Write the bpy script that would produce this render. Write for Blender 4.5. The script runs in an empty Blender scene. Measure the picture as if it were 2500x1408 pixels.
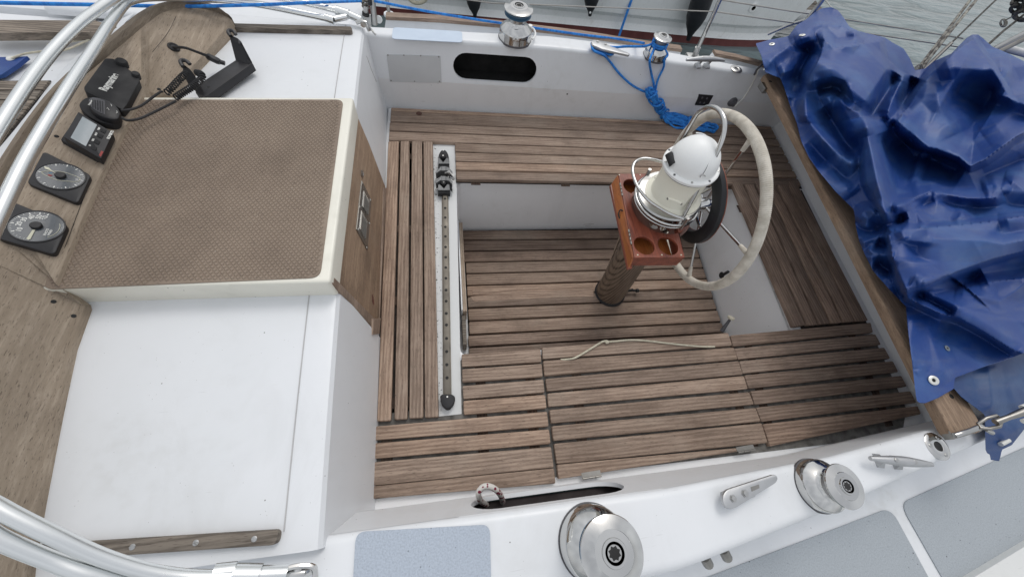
import bpy, bmesh, math, random
import numpy as np
from mathutils import Vector, Matrix
random.seed(7); rng = np.random.default_rng(7)
S = bpy.context.scene
COL = S.collection
# ------------------------------------------------------------------ camera
# boat frame: x aft, y starboard (up in the picture), z up; cockpit sole is z = 0
CZ = 1.9; FPX = 880.0
RX = np.array([0.98577347, -0.03079369, 0.16523441])      # boat axes seen in the camera (right, down, forward)
RY = np.array([-0.10224893, -0.89011215, 0.44412331])
RZ = np.array([0.13340096, -0.45470002, -0.88059757])
ROT = np.array([RX, RY, RZ])
cam = bpy.data.cameras.new('camera'); camo = bpy.data.objects.new('camera', cam); COL.objects.link(camo)
right = ROT @ np.array([1, 0, 0]); up = ROT @ np.array([0, -1, 0]); back = ROT @ np.array([0, 0, -1])
M3 = Matrix(((right[0], up[0], back[0]), (right[1], up[1], back[1]), (right[2], up[2], back[2])))
camo.matrix_world = Matrix.Translation((0, 0, CZ)) @ M3.to_4x4()
cam.sensor_width = 36; cam.lens = FPX / 2500 * 36; cam.clip_start = 0.02; cam.clip_end = 2000
S.camera = camo
def ray(u, v): return ROT @ np.array([u - 1250, v - 704, FPX])
def P(u, v, z):
    d = ray(u, v); t = (z - CZ) / d[2]; return Vector((d[0] * t, d[1] * t, z))
def PX(u, v, x):
    d = ray(u, v); t = x / d[0]; return Vector((x, d[1] * t, CZ + d[2] * t))
def PY(u, v, y):
    d = ray(u, v); t = y / d[1]; return Vector((d[0] * t, y, CZ + d[2] * t))
# ------------------------------------------------------------------ world, sun, exposure
W = bpy.data.worlds.new("World"); S.world = W; W.use_nodes = True
SUN_EL, SUN_AZ = math.radians(58), math.radians(20)       # azimuth clockwise from +Y
nt = W.node_tree; nt.nodes.clear()
wo = nt.nodes.new('ShaderNodeOutputWorld'); bg = nt.nodes.new('ShaderNodeBackground')
sky = nt.nodes.new('ShaderNodeTexSky'); sky.sky_type = 'NISHITA'; sky.sun_disc = False
sky.sun_elevation = SUN_EL; sky.sun_rotation = SUN_AZ; sky.air_density = 1.6; sky.dust_density = 6.0; sky.ozone_density = 1.0
hs = nt.nodes.new('ShaderNodeHueSaturation'); hs.inputs['Saturation'].default_value = 0.42
# overcast: a soft cloud layer evens the clear sky out
tc = nt.nodes.new('ShaderNodeTexCoord'); cn = nt.nodes.new('ShaderNodeTexNoise'); cn.inputs['Scale'].default_value = 2.2; cn.inputs['Detail'].default_value = 1.5
cr = nt.nodes.new('ShaderNodeValToRGB'); cr.color_ramp.elements[0].color = (5.0, 5.15, 5.5, 1); cr.color_ramp.elements[1].color = (8.4, 8.6, 8.9, 1)
cr.color_ramp.elements[0].position = .3; cr.color_ramp.elements[1].position = .72
mx = nt.nodes.new('ShaderNodeMixRGB'); mx.inputs[0].default_value = 0.7
nt.links.new(tc.outputs['Generated'], cn.inputs['Vector']); nt.links.new(cn.outputs['Fac'], cr.inputs[0])
nt.links.new(sky.outputs[0], hs.inputs['Color']); nt.links.new(hs.outputs[0], mx.inputs[1]); nt.links.new(cr.outputs[0], mx.inputs[2])
nt.links.new(mx.outputs[0], bg.inputs['Color']); bg.inputs['Strength'].default_value = 0.145
nt.links.new(bg.outputs[0], wo.inputs[0])
sl = bpy.data.lights.new('sun', 'SUN'); sl.energy = 0.9; sl.angle = math.radians(22); sl.color = (1, .97, .93)
so = bpy.data.objects.new('sun', sl); COL.objects.link(so)
sd = Vector((math.sin(SUN_AZ) * math.cos(SUN_EL), math.cos(SUN_AZ) * math.cos(SUN_EL), math.sin(SUN_EL)))
so.rotation_euler = sd.to_track_quat('Z', 'Y').to_euler(); so.location = (0, 0, 8)
S.view_settings.view_transform = 'Standard'; S.view_settings.look = 'None'; S.view_settings.gamma = 1
S.view_settings.use_curve_mapping = False; S.view_settings.exposure = -0.28
S.render.engine = 'CYCLES'
# ------------------------------------------------------------------ materials
def srgb(r, g, b):
    f = lambda c: ((c / 255) / 12.92 if c / 255 <= .04045 else ((c / 255 + .055) / 1.055) ** 2.4)
    return (f(r), f(g), f(b), 1)
class NT:
    def __init__(s, name):
        s.m = bpy.data.materials.new(name); s.m.use_nodes = True; s.t = s.m.node_tree
        s.b = s.t.nodes['Principled BSDF']; s.tc = s.t.nodes.new('ShaderNodeTexCoord')
    def n(s, typ, **kw):
        x = s.t.nodes.new(typ)
        for k, v in kw.items():
            if hasattr(x, k) and not k.startswith('i_'): setattr(x, k, v)
            else: x.inputs[k[2:].replace('_', ' ')].default_value = v
        return x
    def l(s, a, b): s.t.links.new(a, b)
    def noise(s, scale, detail=4, vec=None, rough=.55, dist=0.0, coord='Object'):
        n = s.t.nodes.new('ShaderNodeTexNoise'); n.inputs['Scale'].default_value = scale; n.inputs['Detail'].default_value = detail
        n.inputs['Roughness'].default_value = rough; n.inputs['Distortion'].default_value = dist
        s.l(vec if vec is not None else s.tc.outputs[coord], n.inputs['Vector']); return n.outputs['Fac']
    def map(s, scale, vec=None, loc=(0, 0, 0), rot=(0, 0, 0)):
        n = s.t.nodes.new('ShaderNodeMapping'); n.inputs['Scale'].default_value = scale; n.inputs['Location'].default_value = loc; n.inputs['Rotation'].default_value = rot
        s.l(vec if vec is not None else s.tc.outputs['Object'], n.inputs['Vector']); return n.outputs[0]
    def ramp(s, fac, stops):
        n = s.t.nodes.new('ShaderNodeValToRGB'); e = n.color_ramp.elements
        while len(e) < len(stops): e.new(.5)
        for i, (p, c) in enumerate(stops):
            e[i].position = p; e[i].color = c if len(c) == 4 else (*c, 1)
        s.l(fac, n.inputs[0]); return n.outputs[0]
    def mix(s, fac, a, b, typ='MIX'):
        n = s.t.nodes.new('ShaderNodeMixRGB'); n.blend_type = typ
        for i, v in ((0, fac), (1, a), (2, b)):
            if isinstance(v, (float, int)): n.inputs[i].default_value = v
            elif isinstance(v, tuple): n.inputs[i].default_value = v
            else: s.l(v, n.inputs[i])
        return n.outputs[0]
    def math(s, op, a, b=None):
        n = s.t.nodes.new('ShaderNodeMath'); n.operation = op
        for i, v in enumerate((a, b)):
            if v is None: continue
            if isinstance(v, (float, int)): n.inputs[i].default_value = v
            else: s.l(v, n.inputs[i])
        return n.outputs[0]
    def bump(s, h, strength=.3, dist=.002):
        n = s.t.nodes.new('ShaderNodeBump'); n.inputs['Strength'].default_value = strength; n.inputs['Distance'].default_value = dist
        s.l(h, n.inputs['Height']); s.l(n.outputs[0], s.b.inputs['Normal']); return n
    def set(s, **k):
        for a, v in k.items():
            inp = s.b.inputs[a.replace('_', ' ')]
            if isinstance(v, (float, int, tuple)): inp.default_value = v
            else: s.l(v, inp)
        return s.m
def specks(t, scale, thr, seedloc=(0, 0, 0)):
    v = t.t.nodes.new('ShaderNodeTexVoronoi'); v.inputs['Scale'].default_value = scale
    t.l(t.map((1, 1, 1), loc=seedloc), v.inputs['Vector'])
    d = t.math('LESS_THAN', v.outputs['Distance'], thr)
    sel = t.math('GREATER_THAN', t.noise(scale * .35, 2), .56)
    return t.math('MULTIPLY', d, sel)
def mat_grp(name, col, rough=.38, dirt=.5, speck=True):
    t = NT(name); c = (*col, 1)
    n1 = t.noise(2.3, 5, rough=.6); n2 = t.noise(26, 4)
    base = t.mix(t.ramp(n1, [(.35, (0, 0, 0)), (.75, (1, 1, 1))]), c, tuple(x * y for x, y in zip(c[:3], (.93, .935, .93))) + (1,))
    grime_shade = t.math('MULTIPLY', t.ramp(n1, [(.52, (0, 0, 0)), (.72, (1, 1, 1))]), t.ramp(n2, [(.45, (0, 0, 0)), (.75, (1, 1, 1))]))
    base = t.mix(t.math('MULTIPLY', grime_shade, .35 * dirt), base, srgb(150, 145, 130))
    sm = t.math('MULTIPLY', t.ramp(t.noise(1, 5, t.map((5, 2.2, 1.2), loc=(4, 2, 1)), rough=.7, dist=.8), [(.54, (0, 0, 0)), (.70, (1, 1, 1))]), .08)
    base = t.mix(sm, base, srgb(150, 148, 140))
    scr = t.math('MULTIPLY', t.ramp(t.noise(1, 2, t.map((14, 240, 30), rot=(0, 0, .7))), [(.70, (0, 0, 0)), (.76, (1, 1, 1))]), t.ramp(t.noise(4, 2), [(.5, (0, 0, 0)), (.65, (1, 1, 1))]))
    base = t.mix(t.math('MULTIPLY', scr, .3), base, srgb(140, 138, 134))
    if speck:
        base = t.mix(t.math('MULTIPLY', specks(t, 11, .022, (7, 1, 3)), .8), base, srgb(96, 84, 70))
        base = t.mix(t.math('MULTIPLY', specks(t, 30, .05), .8), base, srgb(70, 62, 55))
        base = t.mix(t.math('MULTIPLY', specks(t, 85, .07, (3, 1, 2)), .45), base, srgb(90, 82, 70))
    t.bump(t.noise(320, 2), .04, .0006)
    return t.set(Base_Color=base, Roughness=t.ramp(n2, [(.3, (rough - .08,) * 3), (.7, (rough + .12,) * 3)]), Coat_Weight=.15, Coat_Roughness=.2)
def mat_teak(name, axis=0, light=(166, 147, 132), dark=(124, 106, 93), rot=None, stain=.5, figure=1.0):
    t = NT(name); oi = t.t.nodes.new('ShaderNodeObjectInfo')
    comb = t.t.nodes.new('ShaderNodeCombineXYZ')
    for i, k in enumerate((7.0, 13.0, 5.0)): t.l(t.math('MULTIPLY', oi.outputs['Random'], k), comb.inputs[i])
    add = t.t.nodes.new('ShaderNodeVectorMath'); add.operation = 'ADD'
    t.l(t.tc.outputs['Object'] if rot is None else t.map((1, 1, 1), rot=rot), add.inputs[0]); t.l(comb.outputs[0], add.inputs[1])
    v = add.outputs[0]
    def sc(a, b): return (a, b, b) if axis == 0 else ((b, a, b) if axis == 1 else (b, b, a))
    warp = t.noise(1, 3, t.map(sc(2.2, 9), v), dist=.4)
    w = t.t.nodes.new('ShaderNodeTexWave'); w.wave_type = 'BANDS'; w.bands_direction = 'Y' if axis == 0 else 'X'
    w.inputs['Scale'].default_value = 7; w.inputs['Distortion'].default_value = 5.5; w.inputs['Detail'].default_value = 2; w.inputs['Detail Scale'].default_value = .6
    t.l(t.map(sc(.55, 3.2), v), w.inputs['Vector'])
    fine = t.noise(1, 4, t.map(sc(9, 170), v), rough=.7)
    streak = t.noise(1, 3, t.map(sc(3.5, 60), v), rough=.6)
    pores = t.noise(1, 2, t.map(sc(45, 520), v))
    f = t.math('ADD', t.math('MULTIPLY', fine, .42), t.math('MULTIPLY', streak, .36))
    f = t.math('ADD', f, t.math('MULTIPLY', w.outputs['Fac'], .10 * figure))
    f = t.math('ADD', f, t.math('MULTIPLY', warp, .16))
    L, D = srgb(*light), srgb(*dark)
    col = t.ramp(f, [(.36, D), (.50, tuple((a * .45 + b * .55) for a, b in zip(L, D))), (.58, L), (.74, tuple(min(1, c * 1.18) for c in L[:3]) + (1,))])
    tone = t.ramp(oi.outputs['Random'], [(0, (.70, .69, .69)), (.35, (.92, .90, .88)), (.6, (1.0, 1.0, 1.0)), (1, (1.16, 1.09, 1.03))])
    col = t.mix(1.0, col, tone, 'MULTIPLY')
    st = t.ramp(t.noise(5.5, 5, v, rough=.65), [(.5, (0, 0, 0)), (.72, (1, 1, 1))])
    col = t.mix(t.math('MULTIPLY', st, .65 * stain), col, srgb(80, 69, 61))
    st2 = t.ramp(t.noise(3.1, 3, t.map((1, 1, 1), v, loc=(5, 5, 5))), [(.56, (0, 0, 0)), (.7, (1, 1, 1))])
    col = t.mix(t.math('MULTIPLY', st2, .22), col, srgb(176, 164, 150))
    pm = t.ramp(pores, [(.60, (0, 0, 0)), (.70, (1, 1, 1))])
    col = t.mix(t.math('MULTIPLY', pm, .55), col, srgb(60, 46, 38))
    col = t.mix(t.math('MULTIPLY', specks(t, 22, .05), .6), col, srgb(45, 34, 28))
    h = t.math('SUBTRACT', t.math('ADD', t.math('MULTIPLY', fine, .7), t.math('MULTIPLY', streak, .6)), t.math('MULTIPLY', pm, .4))
    t.bump(h, .5, .002)
    return t.set(Base_Color=col, Roughness=.72, Specular_IOR_Level=.3)
def mat_plain(name, col, rough=.5, metal=0., bump=None, var=.12, coat=0., vscale=14):
    t = NT(name); c = (*col[:3], 1)
    n = t.noise(vscale, 5)
    base = t.mix(t.ramp(n, [(.35, (0, 0, 0)), (.7, (1, 1, 1))]), c, tuple(x * (1 - var) for x in c[:3]) + (1,))
    if bump: t.bump(t.noise(bump[0], 3), bump[1], bump[2])
    return t.set(Base_Color=base, Roughness=t.ramp(n, [(.3, (max(.02, rough * .85),) * 3), (.7, (min(1, rough * 1.2),) * 3)]), Metallic=metal, Coat_Weight=coat)
M = {}
M['grp'] = mat_grp('white_gelcoat', (.765, .785, .81))
M['grp_old'] = mat_grp('worn_gelcoat', (.83, .84, .855), .45, .6)
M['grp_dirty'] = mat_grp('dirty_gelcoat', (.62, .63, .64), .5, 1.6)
M['cream'] = mat_grp('cream_gelcoat', (.82, .80, .71), .4, .9)
M['cream2'] = mat_plain('cream_enamel', (.88, .86, .74), .4, var=.05, vscale=9)
M['whitepaint'] = mat_plain('white_enamel', (.90, .91, .90), .42, var=.04)
M['teakx'] = mat_teak('weathered_teak_lengthwise', 0)
M['teaky'] = mat_teak('weathered_teak_crosswise', 1)
M['teakx_dark'] = mat_teak('darker_teak_lengthwise', 0, (152, 133, 119), (108, 91, 80), stain=.7)  # darker teak tone for aft bench, aft seat panel and outer floor slats
M['teaky_dark'] = mat_teak('darker_teak_crosswise', 1, (152, 132, 118), (106, 89, 78), stain=.6)
M['teakgrey'] = mat_teak('grey_teak', 0, (140, 132, 122), (80, 74, 68))
M['teakbeam'] = mat_teak('bare_teak_beam', 1, (172, 149, 127), (130, 109, 91), stain=.4, figure=.3)
M['teakboard'] = mat_teak('silvered_teak_board', 1, (166, 154, 139), (140, 128, 113), stain=.3, figure=.2)
M['batten'] = mat_teak('dark_teak_batten', 1, (84, 68, 58), (40, 32, 28))
def mat_varnish(name, light, dark, axis=1, rough=.28):
    t = NT(name); a = [28, 28, 28]; a[axis] = 2.5
    f = t.noise(1, 5, t.map(tuple(a)), rough=.65, dist=.5); b = [190, 190, 190]; b[axis] = 12
    g = t.noise(1, 3, t.map(tuple(b)))
    col = t.ramp(t.math('ADD', t.math('MULTIPLY', f, .6), t.math('MULTIPLY', g, .4)), [(.38, srgb(*dark)), (.62, srgb(*light))])
    col = t.mix(t.math('MULTIPLY', t.ramp(g, [(.62, (0, 0, 0)), (.7, (1, 1, 1))]), .6), col, srgb(60, 26, 16))
    t.bump(g, .2, .0006)
    return t.set(Base_Color=col, Roughness=rough, Coat_Weight=.25, Coat_Roughness=.25)
M['mahog'] = mat_varnish('varnished_mahogany', (150, 80, 58), (98, 46, 34), rough=.45)
M['mahog_in'] = mat_varnish('worn_varnish_mahogany', (176, 106, 50), (130, 66, 34), rough=.4)
def mat_column():
    t = NT('figured_teak_veneer')
    w = t.t.nodes.new('ShaderNodeTexWave'); w.wave_type = 'RINGS'; w.rings_direction = 'Y'
    w.inputs['Scale'].default_value = 6.5; w.inputs['Distortion'].default_value = 2.4; w.inputs['Detail'].default_value = 2; w.inputs['Detail Scale'].default_value = 1.2
    t.l(t.map((4.2, 2.0, .62), loc=(.55, 0, -.30)), w.inputs['Vector'])
    fine = t.noise(1, 4, t.map((120, 120, 9)))
    col = t.ramp(w.outputs['Fac'], [(0, srgb(40, 30, 25)), (.13, srgb(62, 48, 40)), (.3, srgb(112, 96, 82)), (1, srgb(124, 108, 93))])
    col = t.mix(.35, col, t.ramp(fine, [(.35, srgb(60, 48, 40)), (.65, srgb(140, 122, 104))]))
    t.bump(fine, .3, .001)
    return t.set(Base_Color=col, Roughness=.5)
M['column'] = mat_column()
M['chrome'] = mat_plain('polished_stainless', (.60, .60, .59), .08, 1, var=.05, bump=(60, .02, .0005))
M['steel'] = mat_plain('brushed_stainless', (.50, .50, .49), .3, 1, var=.12, bump=(260, .08, .0004))
M['steel_old'] = mat_plain('weathered_stainless', (.34, .33, .31), .4, 1, var=.3)
M['alu'] = mat_plain('anodised_tube', (.80, .82, .82), .27, 1, var=.03, vscale=3)
M['alucast'] = mat_plain('cast_aluminium', (.52, .53, .54), .45, .8, var=.18, bump=(120, .3, .0008))
M['drum'] = mat_plain('knurled_drum', (.42, .42, .42), .5, .9, bump=(900, .8, .0008))
M['trackmet'] = mat_plain('bronze_anodised_track', (.20, .18, .15), .5, .5, var=.3)
M['carmet'] = mat_plain('grey_cast_car', (.16, .165, .17), .42, .5, var=.25)
M['grime_shade'] = mat_plain('black_gap_shade_under_slats', srgb(44, 38, 34)[:3], .95, var=.5, vscale=40)  # painted shade for the gaps between closely laid slats
M['grime_shade2'] = mat_plain('grey_grime_under_slats', srgb(120, 118, 114)[:3], .9, var=.55, vscale=30)
M['black'] = mat_plain('black_plastic', (.018, .018, .021), .45, var=.3, bump=(400, .15, .0004))
M['blackm'] = mat_plain('matt_black_rubber', (.022, .022, .024), .7, var=.3, bump=(300, .25, .0006))
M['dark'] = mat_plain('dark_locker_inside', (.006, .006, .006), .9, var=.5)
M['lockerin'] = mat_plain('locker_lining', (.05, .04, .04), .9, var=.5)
M['leather'] = mat_plain('black_leather', (.016, .018, .022), .42, var=.2, bump=(140, .3, .001))
M['rubber_grey'] = mat_plain('grey_plastic', (.10, .10, .11), .5)
M['screen'] = mat_plain('lcd_screen', srgb(168, 176, 180)[:3], .15, var=.05, coat=.5)
M['dial'] = mat_plain('dial_face', srgb(84, 90, 96)[:3], .2, var=.12, coat=.8, vscale=30)
M['white'] = mat_plain('white_print', (.78, .78, .74), .5, var=.05)
M['offwhite'] = mat_plain('aged_plastic', (.66, .62, .50), .5, var=.12)
M['creamprint'] = mat_plain('cream_print', srgb(214, 212, 190)[:3], .5, var=.05)
M['redprint'] = mat_plain('red_print', srgb(150, 50, 45)[:3], .5)
M['blueprint'] = mat_plain('blue_print', srgb(70, 130, 165)[:3], .5)
M['seam'] = mat_plain('black_seam', (.02, .02, .02), .8)
M['redboot'] = mat_plain('red_brown_antifouling', srgb(96, 40, 38)[:3], .6, var=.35, vscale=6)
M['blueband'] = mat_plain('blue_feeder_ring', srgb(60, 96, 122)[:3], .5)
M['fender'] = mat_plain('black_fender', (.018, .019, .024), .5, var=.3, bump=(60, .2, .002))
M['zinc'] = mat_plain('zinc_washer', (.8, .8, .76), .35, .5)
def mat_nonslip(name, col):
    t = NT(name); n = t.noise(240, 3); v = t.t.nodes.new('ShaderNodeTexVoronoi'); v.inputs['Scale'].default_value = 210
    t.l(t.map((1, .55, 1), rot=(0, 0, .6)), v.inputs['Vector'])
    c = (*col, 1)
    base = t.mix(t.ramp(n, [(.4, (0, 0, 0)), (.68, (1, 1, 1))]), c, tuple(x * .82 for x in col) + (1,))
    base = t.mix(t.math('MULTIPLY', specks(t, 60, .11), .7), base, srgb(105, 112, 120))
    base = t.mix(t.math('MULTIPLY', specks(t, 34, .07, (2, 4, 1)), .9), base, srgb(58, 58, 60))
    t.bump(t.math('ADD', t.math('MULTIPLY', v.outputs['Distance'], .6), n), .7, .0018)
    return t.set(Base_Color=base, Roughness=.75)
M['nonslip'] = mat_nonslip('grey_nonslip_paint', srgb(168, 175, 181)[:3])
M['nonslip_blue'] = mat_nonslip('pale_blue_nonslip_paint', srgb(178, 188, 201)[:3])
M['nonslip_far'] = mat_plain('pale_blue_smooth_patch', srgb(196, 210, 226)[:3], .6, var=.04)
def mat_rope(name, c1, c2, scale=60, rough=.75):
    t = NT(name)
    v = t.t.nodes.new('ShaderNodeTexVoronoi'); v.inputs['Scale'].default_value = scale * 6
    t.l(t.tc.outputs['Object'], v.inputs['Vector'])
    n = t.noise(scale, 3)
    col = t.mix(t.ramp(n, [(.4, (0, 0, 0)), (.62, (1, 1, 1))]), c1, c2)
    t.bump(v.outputs['Distance'], .7, .0016)
    return t.set(Base_Color=col, Roughness=rough)
M['rope_blue'] = mat_rope('blue_braid', srgb(48, 140, 222), srgb(34, 108, 190))
M['rope_grey'] = mat_rope('mottled_grey_line', srgb(160, 158, 148), srgb(84, 78, 74), 40)
M['rope_dark'] = mat_rope('dark_grey_line', srgb(90, 88, 84), srgb(56, 54, 52), 40)
M['cord_cream'] = mat_rope('cream_cord', srgb(206, 200, 180), srgb(186, 180, 160), 60)
M['wire'] = mat_plain('wire', (.36, .35, .33), .4, .8)
def mat_fleck():
    t = NT('white_rope_with_red_flecks'); v = t.t.nodes.new('ShaderNodeTexVoronoi'); v.inputs['Scale'].default_value = 75; v.inputs['Randomness'].default_value = .6
    t.l(t.map((1, 1, 1)), v.inputs['Vector'])
    d = t.math('LESS_THAN', v.outputs['Distance'], .36)
    col = t.mix(d, srgb(206, 202, 196), srgb(120, 34, 56)); t.bump(t.noise(400, 2), .6, .001)
    return t.set(Base_Color=col, Roughness=.8)
M['rope_fleck'] = mat_fleck()
def mat_twine():
    t = NT('wound_white_cord')
    n = t.noise(30, 4); col = t.mix(t.ramp(n, [(.35, (0, 0, 0)), (.7, (1, 1, 1))]), srgb(212, 206, 194), srgb(182, 175, 162))
    t.bump(t.noise(300, 2), .5, .0008)
    return t.set(Base_Color=col, Roughness=.85)
M['twine'] = mat_twine()
def mat_tarp(name, col):
    t = NT(name)
    n = t.noise(4.5, 6, rough=.6); n2 = t.noise(1, 4, t.map((10, 34, 10), rot=(0, 0, .5)))
    c = srgb(*col)
    faded = srgb(*(min(255, int(x * f + a)) for x, f, a in zip(col, (1.0, 1.0, .95), (36, 36, 30))))
    base = t.mix(t.ramp(n, [(.46, (0, 0, 0)), (.72, (.75, .75, .75))]), c, faded)
    base = t.mix(t.math('MULTIPLY', t.ramp(n2, [(.52, (0, 0, 0)), (.7, (1, 1, 1))]), .22), base, srgb(96, 104, 128))
    base = t.mix(t.math('MULTIPLY', specks(t, 26, .03), .6), base, srgb(150, 155, 165))
    wv = t.noise(900, 1)
    t.bump(t.math('ADD', t.math('MULTIPLY', wv, .25), t.noise(22, 4)), .35, .004)
    return t.set(Base_Color=base, Roughness=.45, Specular_IOR_Level=.5)
M['tarp'] = mat_tarp('blue_vinyl_canvas', (24, 62, 130))
M['tarp_lining'] = mat_tarp('faded_blue_lining', (30, 62, 112))
def mat_mat():
    t = NT('brown_rubber_tread'); n = t.noise(5, 6, rough=.65); n2 = t.noise(70, 3)
    col = t.ramp(n, [(.25, srgb(120, 106, 93)), (.5, srgb(136, 121, 107)), (.75, srgb(146, 131, 116))])
    col = t.mix(t.math('MULTIPLY', specks(t, 30, .05), .8), col, srgb(180, 175, 165))
    col = t.mix(t.ramp(n2, [(.6, (0, 0, 0)), (.8, (.5, .5, .5))]), col, srgb(84, 74, 68))
    t.bump(n2, .2, .001)
    return t.set(Base_Color=col, Roughness=.7)
M['mat'] = mat_mat()
def mat_water():
    t = NT('harbour_water')
    a = t.noise(1, 3, t.map((1.1, 4.2, 1), rot=(0, 0, -.22)), rough=.5, dist=.6)
    b = t.noise(1, 3, t.map((6, 16, 1), rot=(0, 0, -.3)), rough=.5)
    t.bump(t.math('ADD', t.math('MULTIPLY', a, .8), t.math('MULTIPLY', b, .14)), .8, .07)
    col = t.mix(t.ramp(a, [(.35, (0, 0, 0)), (.65, (1, 1, 1))]), srgb(84, 98, 98), srgb(112, 128, 130))
    return t.set(Base_Color=col, Roughness=.06, IOR=1.33, Specular_IOR_Level=1.0)
M['water'] = mat_water()
M['bootwhite'] = mat_grp('white_topsides', (.80, .82, .82), .3, 1.0)
# ------------------------------------------------------------------ object helpers
def empty(name, loc, label=None, cat=None, group=None):
    o = bpy.data.objects.new(name, None); COL.objects.link(o); o.location = loc; o.empty_display_size = .05
    tag(o, label, cat, group); return o
def tag(o, label=None, cat=None, group=None, kind=None):
    if label: o['label'] = label
    if cat: o['category'] = cat
    if group: o['group'] = group
    if kind: o['kind'] = kind
    return o
def wloc(p):
    v = Vector((0, 0, 0))
    while p is not None: v = v + p.location; p = p.parent
    return v
def catmull(pts, n=8, closed=False):
    p = [Vector(q) for q in pts]; out = []; N = len(p)
    rngi = range(N) if closed else range(N - 1)
    for i in rngi:
        if closed: a, b, c, d = p[i - 1], p[i], p[(i + 1) % N], p[(i + 2) % N]
        else: a, b, c, d = p[max(i - 1, 0)], p[i], p[i + 1], p[min(i + 2, N - 1)]
        for k in range(n):
            t = k / n
            out.append(.5 * ((2 * b) + (c - a) * t + (2 * a - 5 * b + 4 * c - d) * t * t + (3 * b - a - 3 * c + d) * t ** 3))
    if not closed: out.append(p[-1])
    return out
def frame_of(axis):
    a = Vector(axis).normalized(); u = Vector((1, 0, 0)) if abs(a.x) < .8 else Vector((0, 1, 0))
    u = (u - a * u.dot(a)).normalized(); return a, u, a.cross(u)
class MB:
    def __init__(s): s.v = []; s.f = []
    def add(s, vs, fs):
        o = len(s.v); s.v += [tuple(x) for x in vs]; s.f += [tuple(i + o for i in f) for f in fs]; return s
    def box(s, lo, hi, mat=None, ch=0.0):
        (x0, y0, z0), (x1, y1, z1) = lo, hi
        return s.prism([(x0, y0), (x1, y0), (x1, y1), (x0, y1)], z0, z1, ch, mat)
    def prism(s, poly, z0, z1, ch=0.0, mat=None, rings=2):
        a = sum(poly[i][0] * poly[(i + 1) % len(poly)][1] - poly[(i + 1) % len(poly)][0] * poly[i][1] for i in range(len(poly)))
        poly = [Vector((p[0], p[1])) for p in (poly if a > 0 else poly[::-1])]; n = len(poly)
        zz = (lambda p, z: z(p[0], p[1]) if callable(z) else z)
        def inset(d):
            if d == 0: return poly
            out = []
            for i in range(n):
                e1 = (poly[i] - poly[i - 1]); e2 = (poly[(i + 1) % n] - poly[i])
                e1 = e1.normalized(); e2 = e2.normalized(); n1 = Vector((-e1.y, e1.x)); n2 = Vector((-e2.y, e2.x))
                b = n1 + n2; b = b / max(.3, b.length_squared) * 2
                out.append(poly[i] + b * d)
            return out
        L = [(poly, lambda p: zz(p, z0))]
        if ch:
            for k in range(rings + 1):
                a = math.pi / 2 * k / rings
                L.append((inset(ch * (1 - math.cos(a))), (lambda p, a=a: zz(p, z1) - ch * (1 - math.sin(a)))))
        else: L.append((poly, lambda p: zz(p, z1)))
        vs = []; fs = []
        for pl, zf in L: vs += [(p.x, p.y, zf(p)) for p in pl]
        for k in range(len(L) - 1):
            for i in range(n): fs.append((k * n + i, k * n + (i + 1) % n, (k + 1) * n + (i + 1) % n, (k + 1) * n + i))
        fs.append(tuple(range(n - 1, -1, -1))); fs.append(tuple((len(L) - 1) * n + i for i in range(n)))
        if mat is not None: vs = [mat @ Vector(v) for v in vs]
        return s.add(vs, fs)
    def tube(s, pts, r, seg=10, closed=False, caps=True, flat=None):
        pts = [Vector(p) for p in pts]; N = len(pts); T = []
        for i in range(N):
            if closed: t = pts[(i + 1) % N] - pts[i - 1]
            else: t = pts[min(i + 1, N - 1)] - pts[max(i - 1, 0)]
            T.append(t.normalized() if t.length > 1e-9 else Vector((0, 0, 1)))
        _, u, w = frame_of(T[0]); vs = []; fs = []
        for i in range(N):
            u = (u - T[i] * u.dot(T[i]))
            u = u.normalized() if u.length > 1e-6 else frame_of(T[i])[1]
            w = T[i].cross(u); rr = r[i] if isinstance(r, (list, tuple)) else r
            for k in range(seg):
                a = 2 * math.pi * k / seg; vs.append(pts[i] + (u * math.cos(a) + w * math.sin(a)) * rr)
        for i in range(N if closed else N - 1):
            j = (i + 1) % N
            for k in range(seg): fs.append((i * seg + k, i * seg + (k + 1) % seg, j * seg + (k + 1) % seg, j * seg + k))
        if caps and not closed: fs.append(tuple(range(seg - 1, -1, -1))); fs.append(tuple((N - 1) * seg + k for k in range(seg)))
        return s.add(vs, fs)
    def lathe(s, prof, c, axis=(0, 0, 1), seg=40, a0=0, a1=2 * math.pi):
        a, u, w = frame_of(axis); c = Vector(c); full = abs(a1 - a0 - 2 * math.pi) < 1e-6
        n = seg if full else seg + 1; vs = []; fs = []
        for r, h in prof:
            for k in range(n):
                t = a0 + (a1 - a0) * k / seg; vs.append(c + a * h + (u * math.cos(t) + w * math.sin(t)) * r)
        for i in range(len(prof) - 1):
            for k in range(seg if full else seg):
                k2 = (k + 1) % n; fs.append((i * n + k, i * n + k2, (i + 1) * n + k2, (i + 1) * n + k))
        if full:
            fs.append(tuple(range(n - 1, -1, -1))); fs.append(tuple((len(prof) - 1) * n + k for k in range(n)))
        return s.add(vs, fs)
    def build(s, name, mat, parent=None, smooth=True, angle=38, mats=None):
        o0 = wloc(parent) if parent else Vector((0, 0, 0))
        me = bpy.data.meshes.new(name); me.from_pydata([(x - o0.x, y - o0.y, z - o0.z) for x, y, z in s.v], [], s.f)
        bm = bmesh.new(); bm.from_mesh(me); bmesh.ops.remove_doubles(bm, verts=bm.verts, dist=1e-6)
        bmesh.ops.recalc_face_normals(bm, faces=bm.faces); bm.to_mesh(me); bm.free()
        me.materials.append(mat); o = bpy.data.objects.new(name, me); COL.objects.link(o)
        if parent: o.parent = parent
        if smooth:
            me.shade_smooth(); me.set_sharp_from_angle(angle=math.radians(angle))
        return o
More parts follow.
